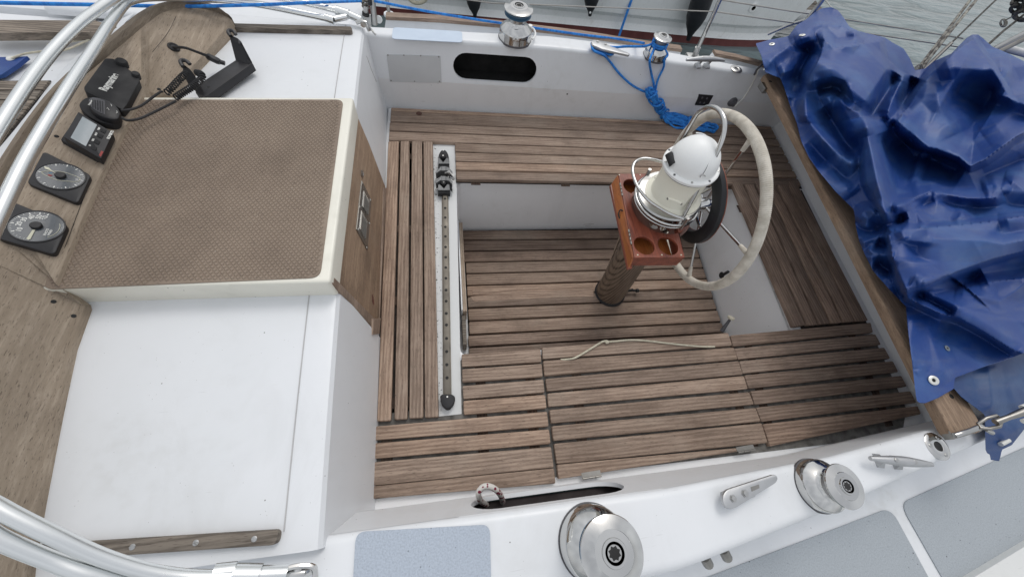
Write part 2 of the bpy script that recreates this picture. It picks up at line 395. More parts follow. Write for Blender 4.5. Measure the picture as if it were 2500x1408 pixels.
def plate(outer, holes, thick, mtx, res=None, bevel=0.0):
    """a flat plate with holes: 2D curve filled and extruded, returned as MB in world space"""
    cu = bpy.data.curves.new('t', 'CURVE'); cu.dimensions = '2D'; cu.fill_mode = 'BOTH'; cu.extrude = thick / 2 - bevel; cu.bevel_depth = bevel; cu.offset = -bevel
    for loop in [outer] + list(holes):
        sp = cu.splines.new('POLY'); sp.points.add(len(loop) - 1); sp.use_cyclic_u = True
        for i, p in enumerate(loop): sp.points[i].co = (p[0], p[1], 0, 1)
    ob = bpy.data.objects.new('t', cu); COL.objects.link(ob)
    me = bpy.data.meshes.new_from_object(ob, depsgraph=bpy.context.evaluated_depsgraph_get())
    mb = MB(); mb.add([mtx @ v.co for v in me.vertices], [tuple(f.vertices) for f in me.polygons])
    COL.objects.unlink(ob); bpy.data.objects.remove(ob); bpy.data.curves.remove(cu); bpy.data.meshes.remove(me)
    return mb
def circle(cx, cy, r, n=32, ry=None, a0=0):
    ry = ry or r; return [(cx + r * math.cos(a0 + 2 * math.pi * k / n), cy + ry * math.sin(a0 + 2 * math.pi * k / n)) for k in range(n)]
def rrect(x0, y0, x1, y1, r, n=6):
    o = []
    for cx, cy, a in ((x1 - r, y1 - r, 0), (x0 + r, y1 - r, 90), (x0 + r, y0 + r, 180), (x1 - r, y0 + r, 270)):
        for k in range(n + 1):
            t = math.radians(a + 90 * k / n); o.append((cx + r * math.cos(t), cy + r * math.sin(t)))
    return o
def round_poly(pts, r, n=5):
    out = []; N = len(pts); p = [Vector((q[0], q[1])) for q in pts]
    for i in range(N):
        a, b, c = p[i - 1], p[i], p[(i + 1) % N]; d1 = (a - b); d2 = (c - b)
        rr = min(r, d1.length * .45, d2.length * .45); s0 = b + d1.normalized() * rr; s1 = b + d2.normalized() * rr
        for k in range(n + 1):
            t = k / n; out.append(tuple((1 - t) ** 2 * s0 + 2 * t * (1 - t) * b + t * t * s1))
    return out
def text_mb(txt, size, mtx, depth=.0006, bold=0.0, align='CENTER'):
    cu = bpy.data.curves.new('t', 'FONT'); cu.body = txt; cu.size = size; cu.extrude = depth; cu.align_x = align; cu.align_y = 'CENTER'; cu.offset = bold
    ob = bpy.data.objects.new('t', cu); COL.objects.link(ob)
    me = bpy.data.meshes.new_from_object(ob, depsgraph=bpy.context.evaluated_depsgraph_get())
    mb = MB(); mb.add([mtx @ v.co for v in me.vertices], [tuple(f.vertices) for f in me.polygons])
    COL.objects.unlink(ob); bpy.data.objects.remove(ob); bpy.data.curves.remove(cu); bpy.data.meshes.remove(me)
    return mb
def basis(o, x, y):
    x = Vector(x).normalized(); z = x.cross(Vector(y)).normalized(); y = z.cross(x)
    m = Matrix((( x.x, y.x, z.x, o[0]), (x.y, y.y, z.y, o[1]), (x.z, y.z, z.z, o[2]), (0, 0, 0, 1))); return m
def screw(c, axis, r=.005, parent=None, name='screw', mat=None, slot=True):
    a, u, w = frame_of(axis); mb = MB().lathe([(r, 0), (r, .0012), (r * .75, .002), (0.0005, .0022)], c, axis, 12)
    o = mb.build(name, mat or M['steel'], parent)
    return o
def dup_tree(o, parent=None, delta=None, label=None):
    c = o.copy(); COL.objects.link(c)
    if parent: c.parent = parent
    for ch in [x for x in bpy.data.objects if x.parent == o and x != c]: dup_tree(ch, c)
    if delta is not None: c.location = o.location + Vector(delta)
    if label: c['label'] = label
    return c
# ================================================================== setting: water
mb = MB(); mb.add([(-150, -60, -.6), (260, -60, -.6), (260, 400, -.6), (-150, 400, -.6)], [(0, 1, 2, 3)])
tag(mb.build('water', M['water'], smooth=False), kind='structure')
mb = MB(); mb.add([(-300, -200, -3), (600, -200, -3), (600, 800, -3), (-300, 800, -3)], [(0, 1, 2, 3)])
tag(mb.build('seabed', M['dark'], smooth=False), kind='structure')
# ================================================================== the sailing boat we stand on
boat = empty('sailboat', (0, 0.95, -.6), 'white sailing yacht whose open cockpit with teak gratings fills the picture', 'sailboat')
def interp(x, xs, ys): return float(np.interp(x, xs, ys))
ZS = .425                                                    # seat moulding surface
opn = [P(u, v, ZS) for u, v in ((1115, 441), (1788, 445), (1938, 812), (1124, 866))]
opn = [(p.x, p.y) for p in opn]
outer = [(-.335, 1.955), (2.27, 1.945), (2.135, -.02), (1.2, -.075), (-.33, -.085)]
seat = plate(outer, [round_poly(opn, .035)], .03, Matrix.Translation((0, 0, ZS - .015)), bevel=.009)
seat.build('seat_moulding', M['grp_old'], boat, angle=60)
# well walls and sole
lp = round_poly(opn, .035); n = len(lp); mb = MB()
mb.add([(x, y, ZS - .012) for x, y in lp] + [(x, y, -.04) for x, y in lp], [(i, (i + 1) % n, n + (i + 1) % n, n + i) for i in range(n)])
mb.build('well_wall', M['grp_old'], boat, angle=30)
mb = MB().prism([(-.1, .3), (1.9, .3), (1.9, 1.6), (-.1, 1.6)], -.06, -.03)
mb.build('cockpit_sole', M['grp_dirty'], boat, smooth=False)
# worn, dirty strip beside the traveller
mb = MB(); a = [P(1057, 350, ZS + .004), P(1111, 350, ZS + .004), P(1127, 1010, ZS + .004), P(1071, 1016, ZS + .004)]
mb.add(a, [(0, 1, 2, 3)])
def mat_dirtstrip():
    t = NT('dirty_painted_strip'); n = t.noise(70, 5, rough=.75); sx = t.t.nodes.new('ShaderNodeSeparateXYZ'); t.l(t.tc.outputs['Object'], sx.inputs[0])
    side = t.ramp(t.math('MULTIPLY', t.math('ADD', sx.outputs[0], .09), 6.5), [(.10, (.12, .12, .12)), (.36, (.05, .05, .05)), (.5, (0, 0, 0))])
    col = t.mix(t.ramp(t.math('ADD', n, side), [(.68, (0, 0, 0)), (.72, (1, 1, 1))]), srgb(212, 214, 214), srgb(44, 37, 33))
    return t.set(Base_Color=col, Roughness=.6)
mb.build('traveller_bed', mat_dirtstrip(), boat, smooth=False)
# coamings: inner wall in two planes (the upper one has the locker mouth), rolled top, outer side
FX = [-1.7, -.36, .58, 1.16, 1.86, 2.9]; FZ = [.80, .795, .80, .79, .76, .73]
FO = [2.03, 2.03, 2.078, 2.06, 2.0, 1.92]; FI = [1.975, 1.975, 1.98, 1.97, 1.95, 1.86]
NI = [-.075, -.098, -.094, -.068, -.005, .11]; NO = [-.30, -.29, -.25, -.165, -.05, .10]
def coaming(side, hole):
    zt = lambda x: interp(x, FX, FZ)
    yi = lambda x: interp(x, FX, FI if side > 0 else NI)
    yo = lambda x: interp(x, FX, FO if side > 0 else NO)
    yb = lambda x: interp(x, [-.4, 1.2, 2.2, 2.9], [1.945, 1.945, 1.93, 1.84] if side > 0 else [-.072, -.062, .015, .12])
    xs = list(np.linspace(-.45, 2.32, 60)); zk = .61
    # upper panel with the mouth of the cave locker
    xa, xb = -.0, .575
    pl = plate([(xa, 0), (xb, 0), (xb, 1), (xa, 1)], [hole], .012, Matrix.Identity(4))
    for r0, r1 in ((-.45, xa), (xb, 2.32)):
        gx = list(np.linspace(r0, r1, 40)); o_ = len(pl.v)
        pl.add([(x, t, .006) for x in gx for t in (0, 1)], [(2 * i, 2 * i + 1, 2 * i + 3, 2 * i + 2) for i in range(39)])
    def mp(v):
        s, t, d = v; y = yb(s) - side * .004 + (yi(s) - yb(s) + side * .004) * t
        return (s, y + side * (.006 - d) * 1, zk + (zt(s) - zk) * t)
    pl.v = [mp(v) for v in pl.v]; pl.build('coaming_panel', M['grp'], boat, angle=30)
    mb = MB(); prof = lambda x: [(yb(x) + side * .014, ZS - .01), (yb(x) - side * .004, zk + .001)]
    vs = []; 
    for x in xs: vs += [(x, y, z) for y, z in prof(x)]
    mb.add(vs, [(2 * i, 2 * i + 1, 2 * i + 3, 2 * i + 2) for i in range(len(xs) - 1)])
    mb.build('coaming_wall', M['grp_old'], boat, angle=30)
    # rolled top and outer side
    xs2 = list(np.linspace(-1.7, 2.9, 70)); mb = MB(); vs = []
    def top(x):
        z = zt(x); a = yi(x); b = yo(x); s = side; q = []
        if b * s < a * s + .03: b = a + s * .03
        q.append((a - s * .001, z - .014))
        for k in range(1, 6):
            t = math.pi / 2 * k / 5; q.append((a + s * .022 * (1 - math.cos(t)), z - .002 + .018 * math.sin(t)))
        for k in range(6):
            t = math.pi / 2 * k / 5; q.append((b + s * .03 * math.sin(t), z + .016 - .03 * (1 - math.cos(t))))
        q.append((b + s * .055, .54)); return q
    m = len(top(0))
    for x in xs2: vs += [(x, y, z) for y, z in top(x)]
    mb.add(vs, [(i * m + k, i * m + k + 1, (i + 1) * m + k + 1, (i + 1) * m + k) for i in range(len(xs2) - 1) for k in range(m - 1)])
    mb.build('coaming_top', M['grp'], boat, angle=35)
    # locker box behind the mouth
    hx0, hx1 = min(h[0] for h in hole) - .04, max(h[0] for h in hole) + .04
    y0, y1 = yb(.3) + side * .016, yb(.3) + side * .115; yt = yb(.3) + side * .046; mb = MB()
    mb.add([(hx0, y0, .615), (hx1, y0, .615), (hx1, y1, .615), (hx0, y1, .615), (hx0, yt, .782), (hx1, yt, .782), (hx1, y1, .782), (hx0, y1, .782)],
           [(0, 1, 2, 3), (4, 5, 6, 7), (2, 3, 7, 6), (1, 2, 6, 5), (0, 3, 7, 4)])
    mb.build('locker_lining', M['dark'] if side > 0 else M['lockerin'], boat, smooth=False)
def oval(x0, x1, t0, t1):
    rx = (t1 - t0) * .19 * .52; c = []
    for k in range(11):
        a = -math.pi / 2 + math.pi * k / 10; c.append((x1 - rx + rx * math.cos(a), (t0 + t1) / 2 + (t1 - t0) / 2 * math.sin(a)))
    for k in range(11):
        a = math.pi / 2 + math.pi * k / 10; c.append((x0 + rx + rx * math.cos(a), (t0 + t1) / 2 + (t1 - t0) / 2 * math.sin(a)))
    return c
coaming(1, oval(.045, .505, .10, .80))
coaming(-1, oval(.035, .495, .10, .86))
# aft end wall of the cockpit, aft deck
mb = MB(); a = [(2.255, 1.96), (2.115, -.03)]
mb.add([(a[0][0], a[0][1], ZS - .01), (a[1][0], a[1][1], ZS - .01), (a[1][0] + .03, a[1][1], .76), (a[0][0] + .03, a[0][1], .76), (a[1][0] + 1.1, a[1][1] + .1, .76), (a[0][0] + .9, a[0][1] - .1, .76)],
       [(0, 1, 2, 3), (3, 2, 4, 5)]); mb.build('aft_deck', M['grp_old'], boat, smooth=False)
# cabin: top, bulkhead
ZC = .88
cabx = lambda y: interp(y, [-.1, .94, 2.0], [-.335, -.365, -.40])
def slope(x, y): return ZC - .035 * (y - .94) ** 2
mb = MB(); xs = np.linspace(-.88, 0, 18); ys = np.array(sorted(list(np.linspace(-.12, 1.985, 26)) + [.53, .5351, 1.3249, 1.33])); vs = []; fs = []
for y in ys:
    rc = -.07 if .535 < y < 1.325 else 0
    for x in xs: vs.append((cabx(y) + x + rc, y, slope(x, y)))
    for k, (dx, dz) in enumerate(((.012, -.004), (.02, -.016), (.03, -.10), (.062, -.46))): vs.append((cabx(y) + dx + rc, y, slope(0, y) + dz))
m = len(xs) + 4
for j in range(len(ys) - 1):
    for i in range(m - 1): fs.append((j * m + i, j * m + i + 1, (j + 1) * m + i + 1, (j + 1) * m + i))
mb.add(vs, fs)
mb.add([(-1.2, -.12, .842), (-.33, -.12, .842), (-.29, -.12, .40), (-1.2, -.12, .40)], [(0, 1, 2, 3)])
mb.add([(-1.3, 1.985, .842), (-.39, 1.985, .842), (-.36, 1.985, .5), (-1.3, 1.985, .5)], [(0, 1, 2, 3)])
mb.build('cabin_top', M['grp'], boat, angle=25)
# raised band along the aft edge of the cabin top: a shallow groove line in front of it
mb = MB(); pts = []
for y in np.linspace(-.075, 1.975, 24): pts.append((cabx(y) - .062, y, slope(0, y) + .0012))
mb.tube(pts, .0016, 6); mb.build('moulded_groove', mat_plain('groove_grey', srgb(186, 186, 186)[:3], .7), boat)  # groove drawn as a thin grey line
# side decks
mb = MB()
mb.add([(-3.2, 1.99, .60), (3.6, 1.99, .60), (3.6, 2.34, .60), (-3.2, 2.34, .60)], [(0, 1, 2, 3)])
xs = np.linspace(-3.2, 3.6, 40); vs = []
for x in xs: vs += [(x, interp(x, FX, NO) + .02, .55), (x, -1.1, .55)]
mb.add(vs, [(2 * i, 2 * i + 1, 2 * i + 3, 2 * i + 2) for i in range(39)])
mb.build('side_deck', M['grp'], boat, smooth=False)
def px_poly(pts, z): return [tuple(P(u, v, z)[:2]) for u, v in pts]
def patch(pts, z, r, mat, th=.003):
    pl = plate(round_poly(px_poly(pts, z), r, 8), [], th, Matrix.Translation((0, 0, z + th / 2 + .001))); return pl.build('non_slip_panel', mat, boat, smooth=False)
patch([(2195, 1228), (2560, 1064), (2560, 1290), (2330, 1430), (2310, 1430)], .55, .045, M['nonslip'])
patch([(1560, 1470), (2172, 1238), (2298, 1470)], .55, .045, M['nonslip'])
patch([(870, 1297), (1196, 1279), (1200, 1500), (858, 1500)], interp(0, FX, FZ) + .016, .022, M['nonslip_blue'])
patch([(960, 69), (1128, 79), (1129, 106), (957, 97)], interp(0, FX, FZ) + .016, .02, M['nonslip_far'])
# near bulwark
mb = MB(); a = [P(2350, 1425, .58), P(2560, 1298, .58)]
d = (a[1] - a[0]); q0 = a[0] - d * 4; q1 = a[1] + d * 2; nrm = Vector((d.y, -d.x, 0)).normalized()
mb.add([q0, q1, q1 + Vector((0, 0, -.03)), q0 + Vector((0, 0, -.03)), q0 + nrm * .3, q1 + nrm * .3], [(0, 1, 2, 3), (0, 1, 5, 4)])
mb.build('gunwale', mat_grp('stained_gunwale', (.70, .71, .70), .5, 1.5), boat, smooth=False)
# far bulwark: aft piece, gap at the stanchion, last piece; teak capping
def capseg(px, y0, y1, drop=.16, ends=(0, 0), th=.02):
    pts = [PY(u, v, y) for (u, v), y in zip(px, np.linspace(y0, y1, len(px)))]
    mb = MB(); n = len(pts); vs = []
    for i, p in enumerate(pts):
        dx = ends[0] if i == 0 else (ends[1] if i == n - 1 else 0)
        vs += [p + Vector((dx, -.05, -drop)), p + Vector((0, -.005, -.012)), p + Vector((0, .03, -.012)), p + Vector((dx, .08, -drop - .5))]
    mb.add(vs, [(4 * i + k, 4 * i + k + 1, 4 * i + k + 5, 4 * i + k + 4) for i in range(n - 1) for k in range(3)] + [(0, 1, 2, 3), tuple(4 * (n - 1) + k for k in range(4))])
    mb.build('bulwark', M['grp'], boat, smooth=False)
    mb = MB(); vs = []
    for p in pts: vs += [p + Vector((0, -.014, -.012)), p + Vector((0, -.010, .004)), p + Vector((0, .034, .004)), p + Vector((0, .038, -.012))]
    mb.add(vs, [(4 * i + k, 4 * i + (k + 1) % 4, 4 * i + 4 + (k + 1) % 4, 4 * i + 4 + k) for i in range(n - 1) for k in range(4)] + [(0, 1, 2, 3), tuple(4 * (n - 1) + k for k in range(4))])
    mb.build('capping_rail', M['teakx'], boat, smooth=False)
capseg([(942, 40), (1075, 47), (1213, 59), (1420, 84), (1560, 106), (1664, 120)], 2.29, 2.25, ends=(-.05, .04))
capseg([(1746, 130), (1800, 141), (1869, 159)], 2.24, 2.2, ends=(-.10, .02))
# forward part of the far side deck and weathered capping, laid teak beyond the windbreak
mb = MB(); mb.box((-3.4, 2.03, .60), (-.42, 2.36, .775), ch=.02); mb.build('side_deck_moulding', M['grp'], boat)
q = [P(-60, 52, .86), P(235, 54, .86), P(290, 70, .86), P(262, 82, .86), P(-60, 84, .86)]
plate([(p.x, p.y) for p in q], [], .03, Matrix.Translation((0, 0, .85))).build('weathered_rail', M['teakgrey'], boat, smooth=False)
# coach roof forward of the windbreak with laid planks
mb = MB().prism([tuple(P(u, v, .80)[:2]) for u, v in ((-300, 90), (262, 82), (232, 130), (-40, 480), (-300, 480))], .70, .80, .004); mb.build('coach_roof', M['grp'], boat, smooth=False)
MB().prism([(-4.5, -.09), (-1.22, -.09), (-1.22, 1.98), (-4.5, 1.98)], .66, .775, .01).build('foredeck', M['grp'], boat)
MB().prism([(-4.5, -.75), (3.6, -.75), (3.6, -.80), (-4.5, -.80)], -.7, .56).build('topsides', M['grp'], boat, smooth=False)
pk = MB(); 
for k in range(7):
    v0 = 199 + k * 24; u1 = 122 - k * 19
    qd = [tuple(P(u, v, .806)[:2]) for u, v in ((-260, v0 + 4), (u1, v0), (u1 - 17, v0 + 21.5), (-260, v0 + 24))]
    MB().prism(qd, .802, .81, .0015).build('plank', M['teakgrey'], boat, smooth=False)
qd = [tuple(P(u, v, .803)[:2]) for u, v in ((-270, 200), (124, 197), (0, 372), (-270, 372))]
MB().prism(qd, .7995, .8035).build('plank_caulking', M['seam'], boat, smooth=False)
# sloping white face between coach roof and windbreak
a = [P(-60, 430, .82), P(35, 318, .82), P(170, 150, .82), P(262, 80, .82), P(300, 45, .82)]; b = [P(-60, 520, .86), P(52, 365, .90), P(178, 190, .91), P(275, 88, .91), P(330, 30, .9)]
mb = MB(); mb.add([*a, *b], [(i, i + 1, 6 + i, 5 + i) for i in range(4)]); mb.build('breakwater', M['grp'], boat)
# teak strips screwed to the cabin top
def strip(px, z, w, name='teak_strip'):
    a, b = P(*px[0], z), P(*px[1], z); d = (b - a).normalized(); nn = Vector((-d.y, d.x, 0)) * w / 2
    poly = round_poly([tuple((a + nn)[:2]), tuple((a - nn)[:2]), tuple((b - nn)[:2]), tuple((b + nn)[:2])], .012)
    o = MB().prism(poly, lambda x, y: slope(0, y) - .002, lambda x, y: slope(0, y) + .02, .004); return o, a, b
o, a, b = strip([(60, 1352), (674, 1312)], .87, .029); st = o.build('handrail_strip', M['teakgrey'], boat)
for t in (.40, .655, .9):
    p = a.lerp(b, t); mb = MB().lathe([(.006, 0), (.006, .0012), (.004, .0018), (.0004, .002)], (p.x, p.y, slope(0, p.y) + .0195), (0, 0, 1), 12); mb.box((p.x - .005, p.y - .0009, slope(0, p.y) + .0212), (p.x + .005, p.y + .0009, slope(0, p.y) + .0221))
    mb.build('screw', M['steel'], st)
o, a, b = strip([(540, 62), (858, 68)], .87, .04); o.build('handrail_strip', M['teakgrey'], boat)
for nm, pts_ in (('hairline_crack', [PX(895, 137, -.338), PX(905, 165, -.336), PX(919, 200, -.334)]), ('hairline_crack', [PX(1849, 301, 2.262), PX(1858, 286, 2.266), PX(1866, 276, 2.27)]), ('hairline_crack', [PX(2016, 579, 2.205), PX(2025, 574, 2.21), PX(2040, 569, 2.215)]),
                 ('scratch', [PY(1424, 548, 1.384), PY(1450, 546, 1.384)]), ('scratch', [PY(1428, 551, 1.384), PY(1443, 550, 1.384)])):
    MB().tube([p + Vector((.0, -.001, 0)) for p in pts_], .0008, 5).build(nm, mat_plain('crack_line', (.25, .24, .22), .8), boat)
# ================================================================== sliding hatch
hz = .952
hatch = empty('sliding_hatch', (-.66, .92, .88), 'cream sliding companionway hatch topped with a brown diamond tread mat', 'hatch')
hp = px_poly([(863, 238), (806, 689), (100, 706), (345, 238)], hz)
hp[3] = (hp[3][0] - .05, hp[3][1]); hp[2] = (hp[2][0] - .02, hp[2][1])
MB().prism(round_poly(hp, .012, 3), .872, hz, .008, rings=3).build('hatch_lid', M['cream'], hatch)
mp = px_poly([(838, 243), (781, 677), (98, 706), (330, 243)], hz + .003)
mpoly = round_poly(mp, .028, 5)
MB().prism(mpoly, hz - .001, hz + .003, .001).build('tread_mat', M['mat'], hatch, smooth=False)
# raised diamonds of the mat, as real relief
mb = MB(); X0, X1 = -1.10, -.36; pa = [Vector(p) for p in mpoly]
def inside(x, y, poly):
    c = False; n = len(poly)
    for i in range(n):
        x1, y1 = poly[i][0], poly[i][1]; x2, y2 = poly[i - 1][0], poly[i - 1][1]
        if (y1 > y) != (y2 > y) and x < (x2 - x1) * (y - y1) / (y2 - y1) + x1: c = not c
    return c
dx, dy = .0140, .0088; r = 0; y = .50
while y < 1.35:
    x = X0 + (dx / 2 if r % 2 else 0)
    while x < X1:
        if all(inside(x + a, y + b, mpoly) for a, b in ((.008, 0), (-.008, 0), (0, .006), (0, -.006))):
            w, h, t = dx * .47, dy * .84, .0026; z = hz + .003
            mb.add([(x - w, y, z), (x, y - h, z), (x + w, y, z), (x, y + h, z), (x - w * .55, y, z + t), (x, y - h * .55, z + t), (x + w * .55, y, z + t), (x, y + h * .55, z + t)],
                   [(0, 1, 5, 4), (1, 2, 6, 5), (2, 3, 7, 6), (3, 0, 4, 7), (4, 5, 6, 7)])
        x += dx
    y += dy; r += 1
me = bpy.data.meshes.new('diamond_tread'); l0 = hatch.location
me.from_pydata([(a - l0.x, b - l0.y, c - l0.z) for a, b, c in mb.v], [], mb.f); me.materials.append(M['mat'])
o = bpy.data.objects.new('diamond_tread', me); COL.objects.link(o); o.parent = hatch; o['kind'] = 'stuff'
# ================================================================== companionway washboard
def plane_of(a, b, c):
    n = (b - a).cross(c - a).normalized(); return a, n
def RP(u, v, pl, off=0):
    p0, n = pl; d = Vector(ray(u, v)); o = Vector((0, 0, CZ)); t = (p0 + n * off - o).dot(n) / d.dot(n); return o + d * t
A, B, C_ = P(862, 256, .918), P(806, 692, .918), P(917, 815, .46)
pw = plane_of(A, B, C_)
if pw[1].x < 0: pw = (pw[0], -pw[1])
def slab(px, off, th, name, mat, parent, ch=.003, pl=None):
    pl = pl or pw; q = [RP(u, v, pl, off) for u, v in px]; n = pl[1]; m = basis(q[0], q[1] - q[0], (q[-1] - q[0]));
    if Vector(m.col[2][:3]).dot(n) < 0: m = basis(q[0], q[-1] - q[0], q[1] - q[0])
    im = m.inverted(); loc = [tuple((im @ p)[:2]) for p in q]
    return MB().prism(loc, -th, 0, ch, m).build(name, mat, parent)
wb = empty('washboard', C_.lerp(A, .4) * 1.0, 'weathered teak washboard with a metal vent closing the companionway', 'washboard')
M['washb'] = mat_teak('bleached_teak_ply', 1, (168, 147, 126), (132, 112, 95), stain=.6, figure=.4)
slab([(862, 258), (824, 560), (814, 640), (822, 690), (912, 790), (934, 790), (944, 464), (902, 352)], 0, .02, 'board', M['washb'], wb)
slab([(858, 262), (836, 430), (822, 560), (828, 560), (843, 425), (866, 268)], .004, .006, 'edge_strip', M['washb'], wb)
slab([(818, 562), (806, 652), (810, 680), (818, 676), (816, 650), (826, 562)], .006, .006, 'edge_strip', M['washb'], wb)
slab([(806, 688), (812, 672), (920, 782), (915, 802)], .012, .03, 'runner', M['teaky'], wb)
slab([(912, 778), (930, 776), (927, 815), (912, 816)], .02, .03, 'stop_block', M['teaky'], wb)
slab([(938, 458), (948, 459), (936, 780), (928, 780)], .006, .03, 'runner', M['teaky'], wb)
vent = slab([(884, 441), (907, 488), (898, 610), (871, 560)], .004, .004, 'vent_plate', M['steel_old'], wb, .001)
slab([(889, 466), (903, 494), (899, 530), (885, 503)], .0055, .002, 'vent_inset', M['steel'], vent, .0005)
slab([(883, 514), (898, 543), (894, 590), (878, 558)], .0055, .002, 'vent_inset', M['steel'], vent, .0005)
for k in range(6):
    for (p0, p1, p2, p3) in (((889, 468), (902, 494), (899, 527), (886, 505)), ((883, 516), (897, 543), (893, 586), (879, 558))):
        t = (k + .5) / 6; a = Vector((p0[0] + (p1[0] - p0[0]) * t, p0[1] + (p1[1] - p0[1]) * t)); b = Vector((p3[0] + (p2[0] - p3[0]) * t, p3[1] + (p2[1] - p3[1]) * t))
        pa, pb = RP(a.x, a.y, pw, .007), RP(b.x, b.y, pw, .007)
        MB().tube([pa, pb], .0028, 6).build('louvre', M['steel_old'], vent)
for u, v in ((884, 447), (904, 488), (895, 604), (874, 560), (878, 505), (902, 545), (892, 575)):
    screw(RP(u, v, pw, .0045), pw[1], .004, vent, mat=M['zinc'])
c = RP(884, 424, pw, .002); MB().lathe([(.014, 0), (.014, .003), (.010, .004), (.0055, .004), (.005, .001), (.0005, .001)], c, pw[1], 20).build('keyhole_plate', M['steel'], wb)
# red-brown worn stain
cpt = RP(911, 733, pw, .0008); 
ang = [i * math.pi * 2 / 18 for i in range(18)]; mm = basis(cpt, RP(915, 760, pw) - RP(905, 700, pw), Vector((0, 1, 0)))
MB().add([mm @ Vector((.022 * (1 + .35 * random.uniform(-1, 1)) * math.cos(a), .012 * (1 + .4 * random.uniform(-1, 1)) * math.sin(a), 0)) for a in ang], [tuple(range(18))]).build('stain', mat_plain('red_stain', srgb(112, 66, 56)[:3], .6, var=.3), wb, smooth=False)
# ================================================================== teak gratings
def quadslat(px, z, parent, mat, th=.02, ch=.004, name='slat', jit=.0):
    q = [P(u, v, z) for u, v in px]; poly = round_poly([(p.x, p.y) for p in q], .006, 2)
    dz = random.uniform(-.0012, .0012)
    return MB().prism(poly, z - th, z + dz, ch).build(name, mat, parent, angle=50)
def rectslat(x0, x1, y0, y1, z, parent, mat, th=.02, ch=.004, name='slat'):
    y0, y1 = y0 + .0008, y1 - .0008
    poly = round_poly([(x0[0], y0), (x1[0], y0), (x1[1], y1), (x0[1], y1)], .006, 2)
    return MB().prism(poly, z - th, z + random.uniform(-.0012, .0012), ch).build(name, mat, parent, angle=50)
zt = .45
# black sheets paint the shade in narrow slat gaps; grey near one is dirt
for q, mt_ in (([(-.31, 1.38), (2.2, 1.38), (2.22, 1.925), (-.31, 1.925)], 'grime_shade'), ([(-.298, .23), (-.066, .24), (-.085, 1.64), (-.31, 1.64)], 'grime_shade'), ([(1.70, .44), (2.10, .44), (2.19, 1.37), (1.735, 1.37)], 'grime_shade'), ([(-.30, -.045), (1.95, -.045), (2.05, .06), (2.1, .42), (.03, .42), (-.30, .2)], 'grime_shade2')):
    MB().add([(x, y, ZS + .0025) for x, y in q], [tuple(range(len(q)))]).build('shade_and_grime_layer', M[mt_], boat, smooth=False)
MB().add([(.085, .4, -.0285), (1.8, .4, -.0285), (1.8, 1.45, -.0285), (.085, 1.45, -.0285)], [(0, 1, 2, 3)]).build('shade_and_grime_layer', M['grime_shade'], boat, smooth=False)
# far seat
gf = empty('seat_grating', (1.0, 1.66, .43), 'long teak slatted grating on the far side seat under the blue rope', 'seat grating', 'teak gratings of the cockpit')
ends = lambda y: 2.215 + (y - 1.92) * .075
yb_ = [P(1100, v, zt).y for v in (264, 273.5, 301, 324, 345.5)]
rows = [(1.924, 1.897, -.312), (1.8955, 1.808, -.312), (1.802, 1.734, -.314), (1.727, 1.658, -.313)]
for y1, y0, x0 in rows: rectslat((x0, x0), (ends(y0), ends(y1)), y0, y1, zt, gf, M['teakx'])
for y1, y0 in ((1.652, 1.588), (1.581, 1.517), (1.510, 1.452), (1.445, 1.385)): rectslat((.043, .043), (ends(y0), ends(y1)), y0, y1, zt, gf, M['teakx'])
for x in (.12, .62, 1.12, 1.66, 2.05): MB().box((x, 1.37, ZS), (x + .05, 1.90, zt - .0205)).build('batten', M['batten'], gf, smooth=False)
p = P(1023, 277, zt + .003); MB().lathe([(.0005, 0), (.016, 0), (.016, .0006), (.0005, .0006)], p, (0, 0, 1), 20).build('knot', mat_plain('dark_knot', srgb(86, 56, 46)[:3], .6), gf)
# bridge deck
gb = empty('bridge_deck_grating', (-.18, .93, .43), 'narrow four slat teak grating between the companionway and the traveller track', 'bridge deck grating', 'teak gratings of the cockpit')
for px in ([(947.6, 345), (973.7, 344), (954, 1026), (920, 1028)], [(977.7, 344), (999.4, 344), (994.5, 1022), (962.5, 1024)], [(1005.4, 344), (1030, 345), (1033.6, 1019), (999, 1021)], [(1034, 345), (1056.5, 346), (1071, 1017), (1037, 1019)]):
    quadslat(px, zt, gb, M['teaky'])
for v in (382, 560, 735, 985):
    a = P(952, v, ZS); MB().box((a.x, a.y - .02, ZS), (-.088, a.y + .02, zt - .0205)).build('batten', M['batten'], gb, smooth=False)
# aft bench
z6 = lambda L: [(1700 + x / 2.1667, 400 + y / 2.1667) for x, y in L]
ga = empty('aft_bench_grating', (1.95, .93, .43), 'teak grating on the aft bench behind the steering wheel', 'aft bench grating', 'teak gratings of the cockpit')
for L in ([(183, 90), (240, 89), (580, 852), (513, 861)], [(247, 89), (298, 88), (645, 850), (588, 852)], [(305, 89), (358, 89), (708, 843), (651, 848)], [(364, 90), (414, 90), (776, 838), (715, 842)], [(420, 91), (475, 91), (839, 832), (782, 835)], [(477, 91), (528, 92), (912, 828), (841, 832)]):
    L = [(L[0][0] + 2, L[0][1]), (L[1][0] - 2, L[1][1]), (L[2][0] - 3, L[2][1]), (L[3][0] + 3, L[3][1])]
    quadslat(z6(L), zt, ga, M['teaky_dark'], ch=.003)
for a, b in (((228, 235), (560, 235)), ((432, 690), (840, 700))):
    p0, p1 = P(*z6([a])[0], ZS), P(*z6([b])[0], ZS); MB().box((p0.x - .012, p0.y - .03, ZS), (p1.x - .03, p0.y + .02, zt - .0205)).build('batten', M['batten'], ga, smooth=False)
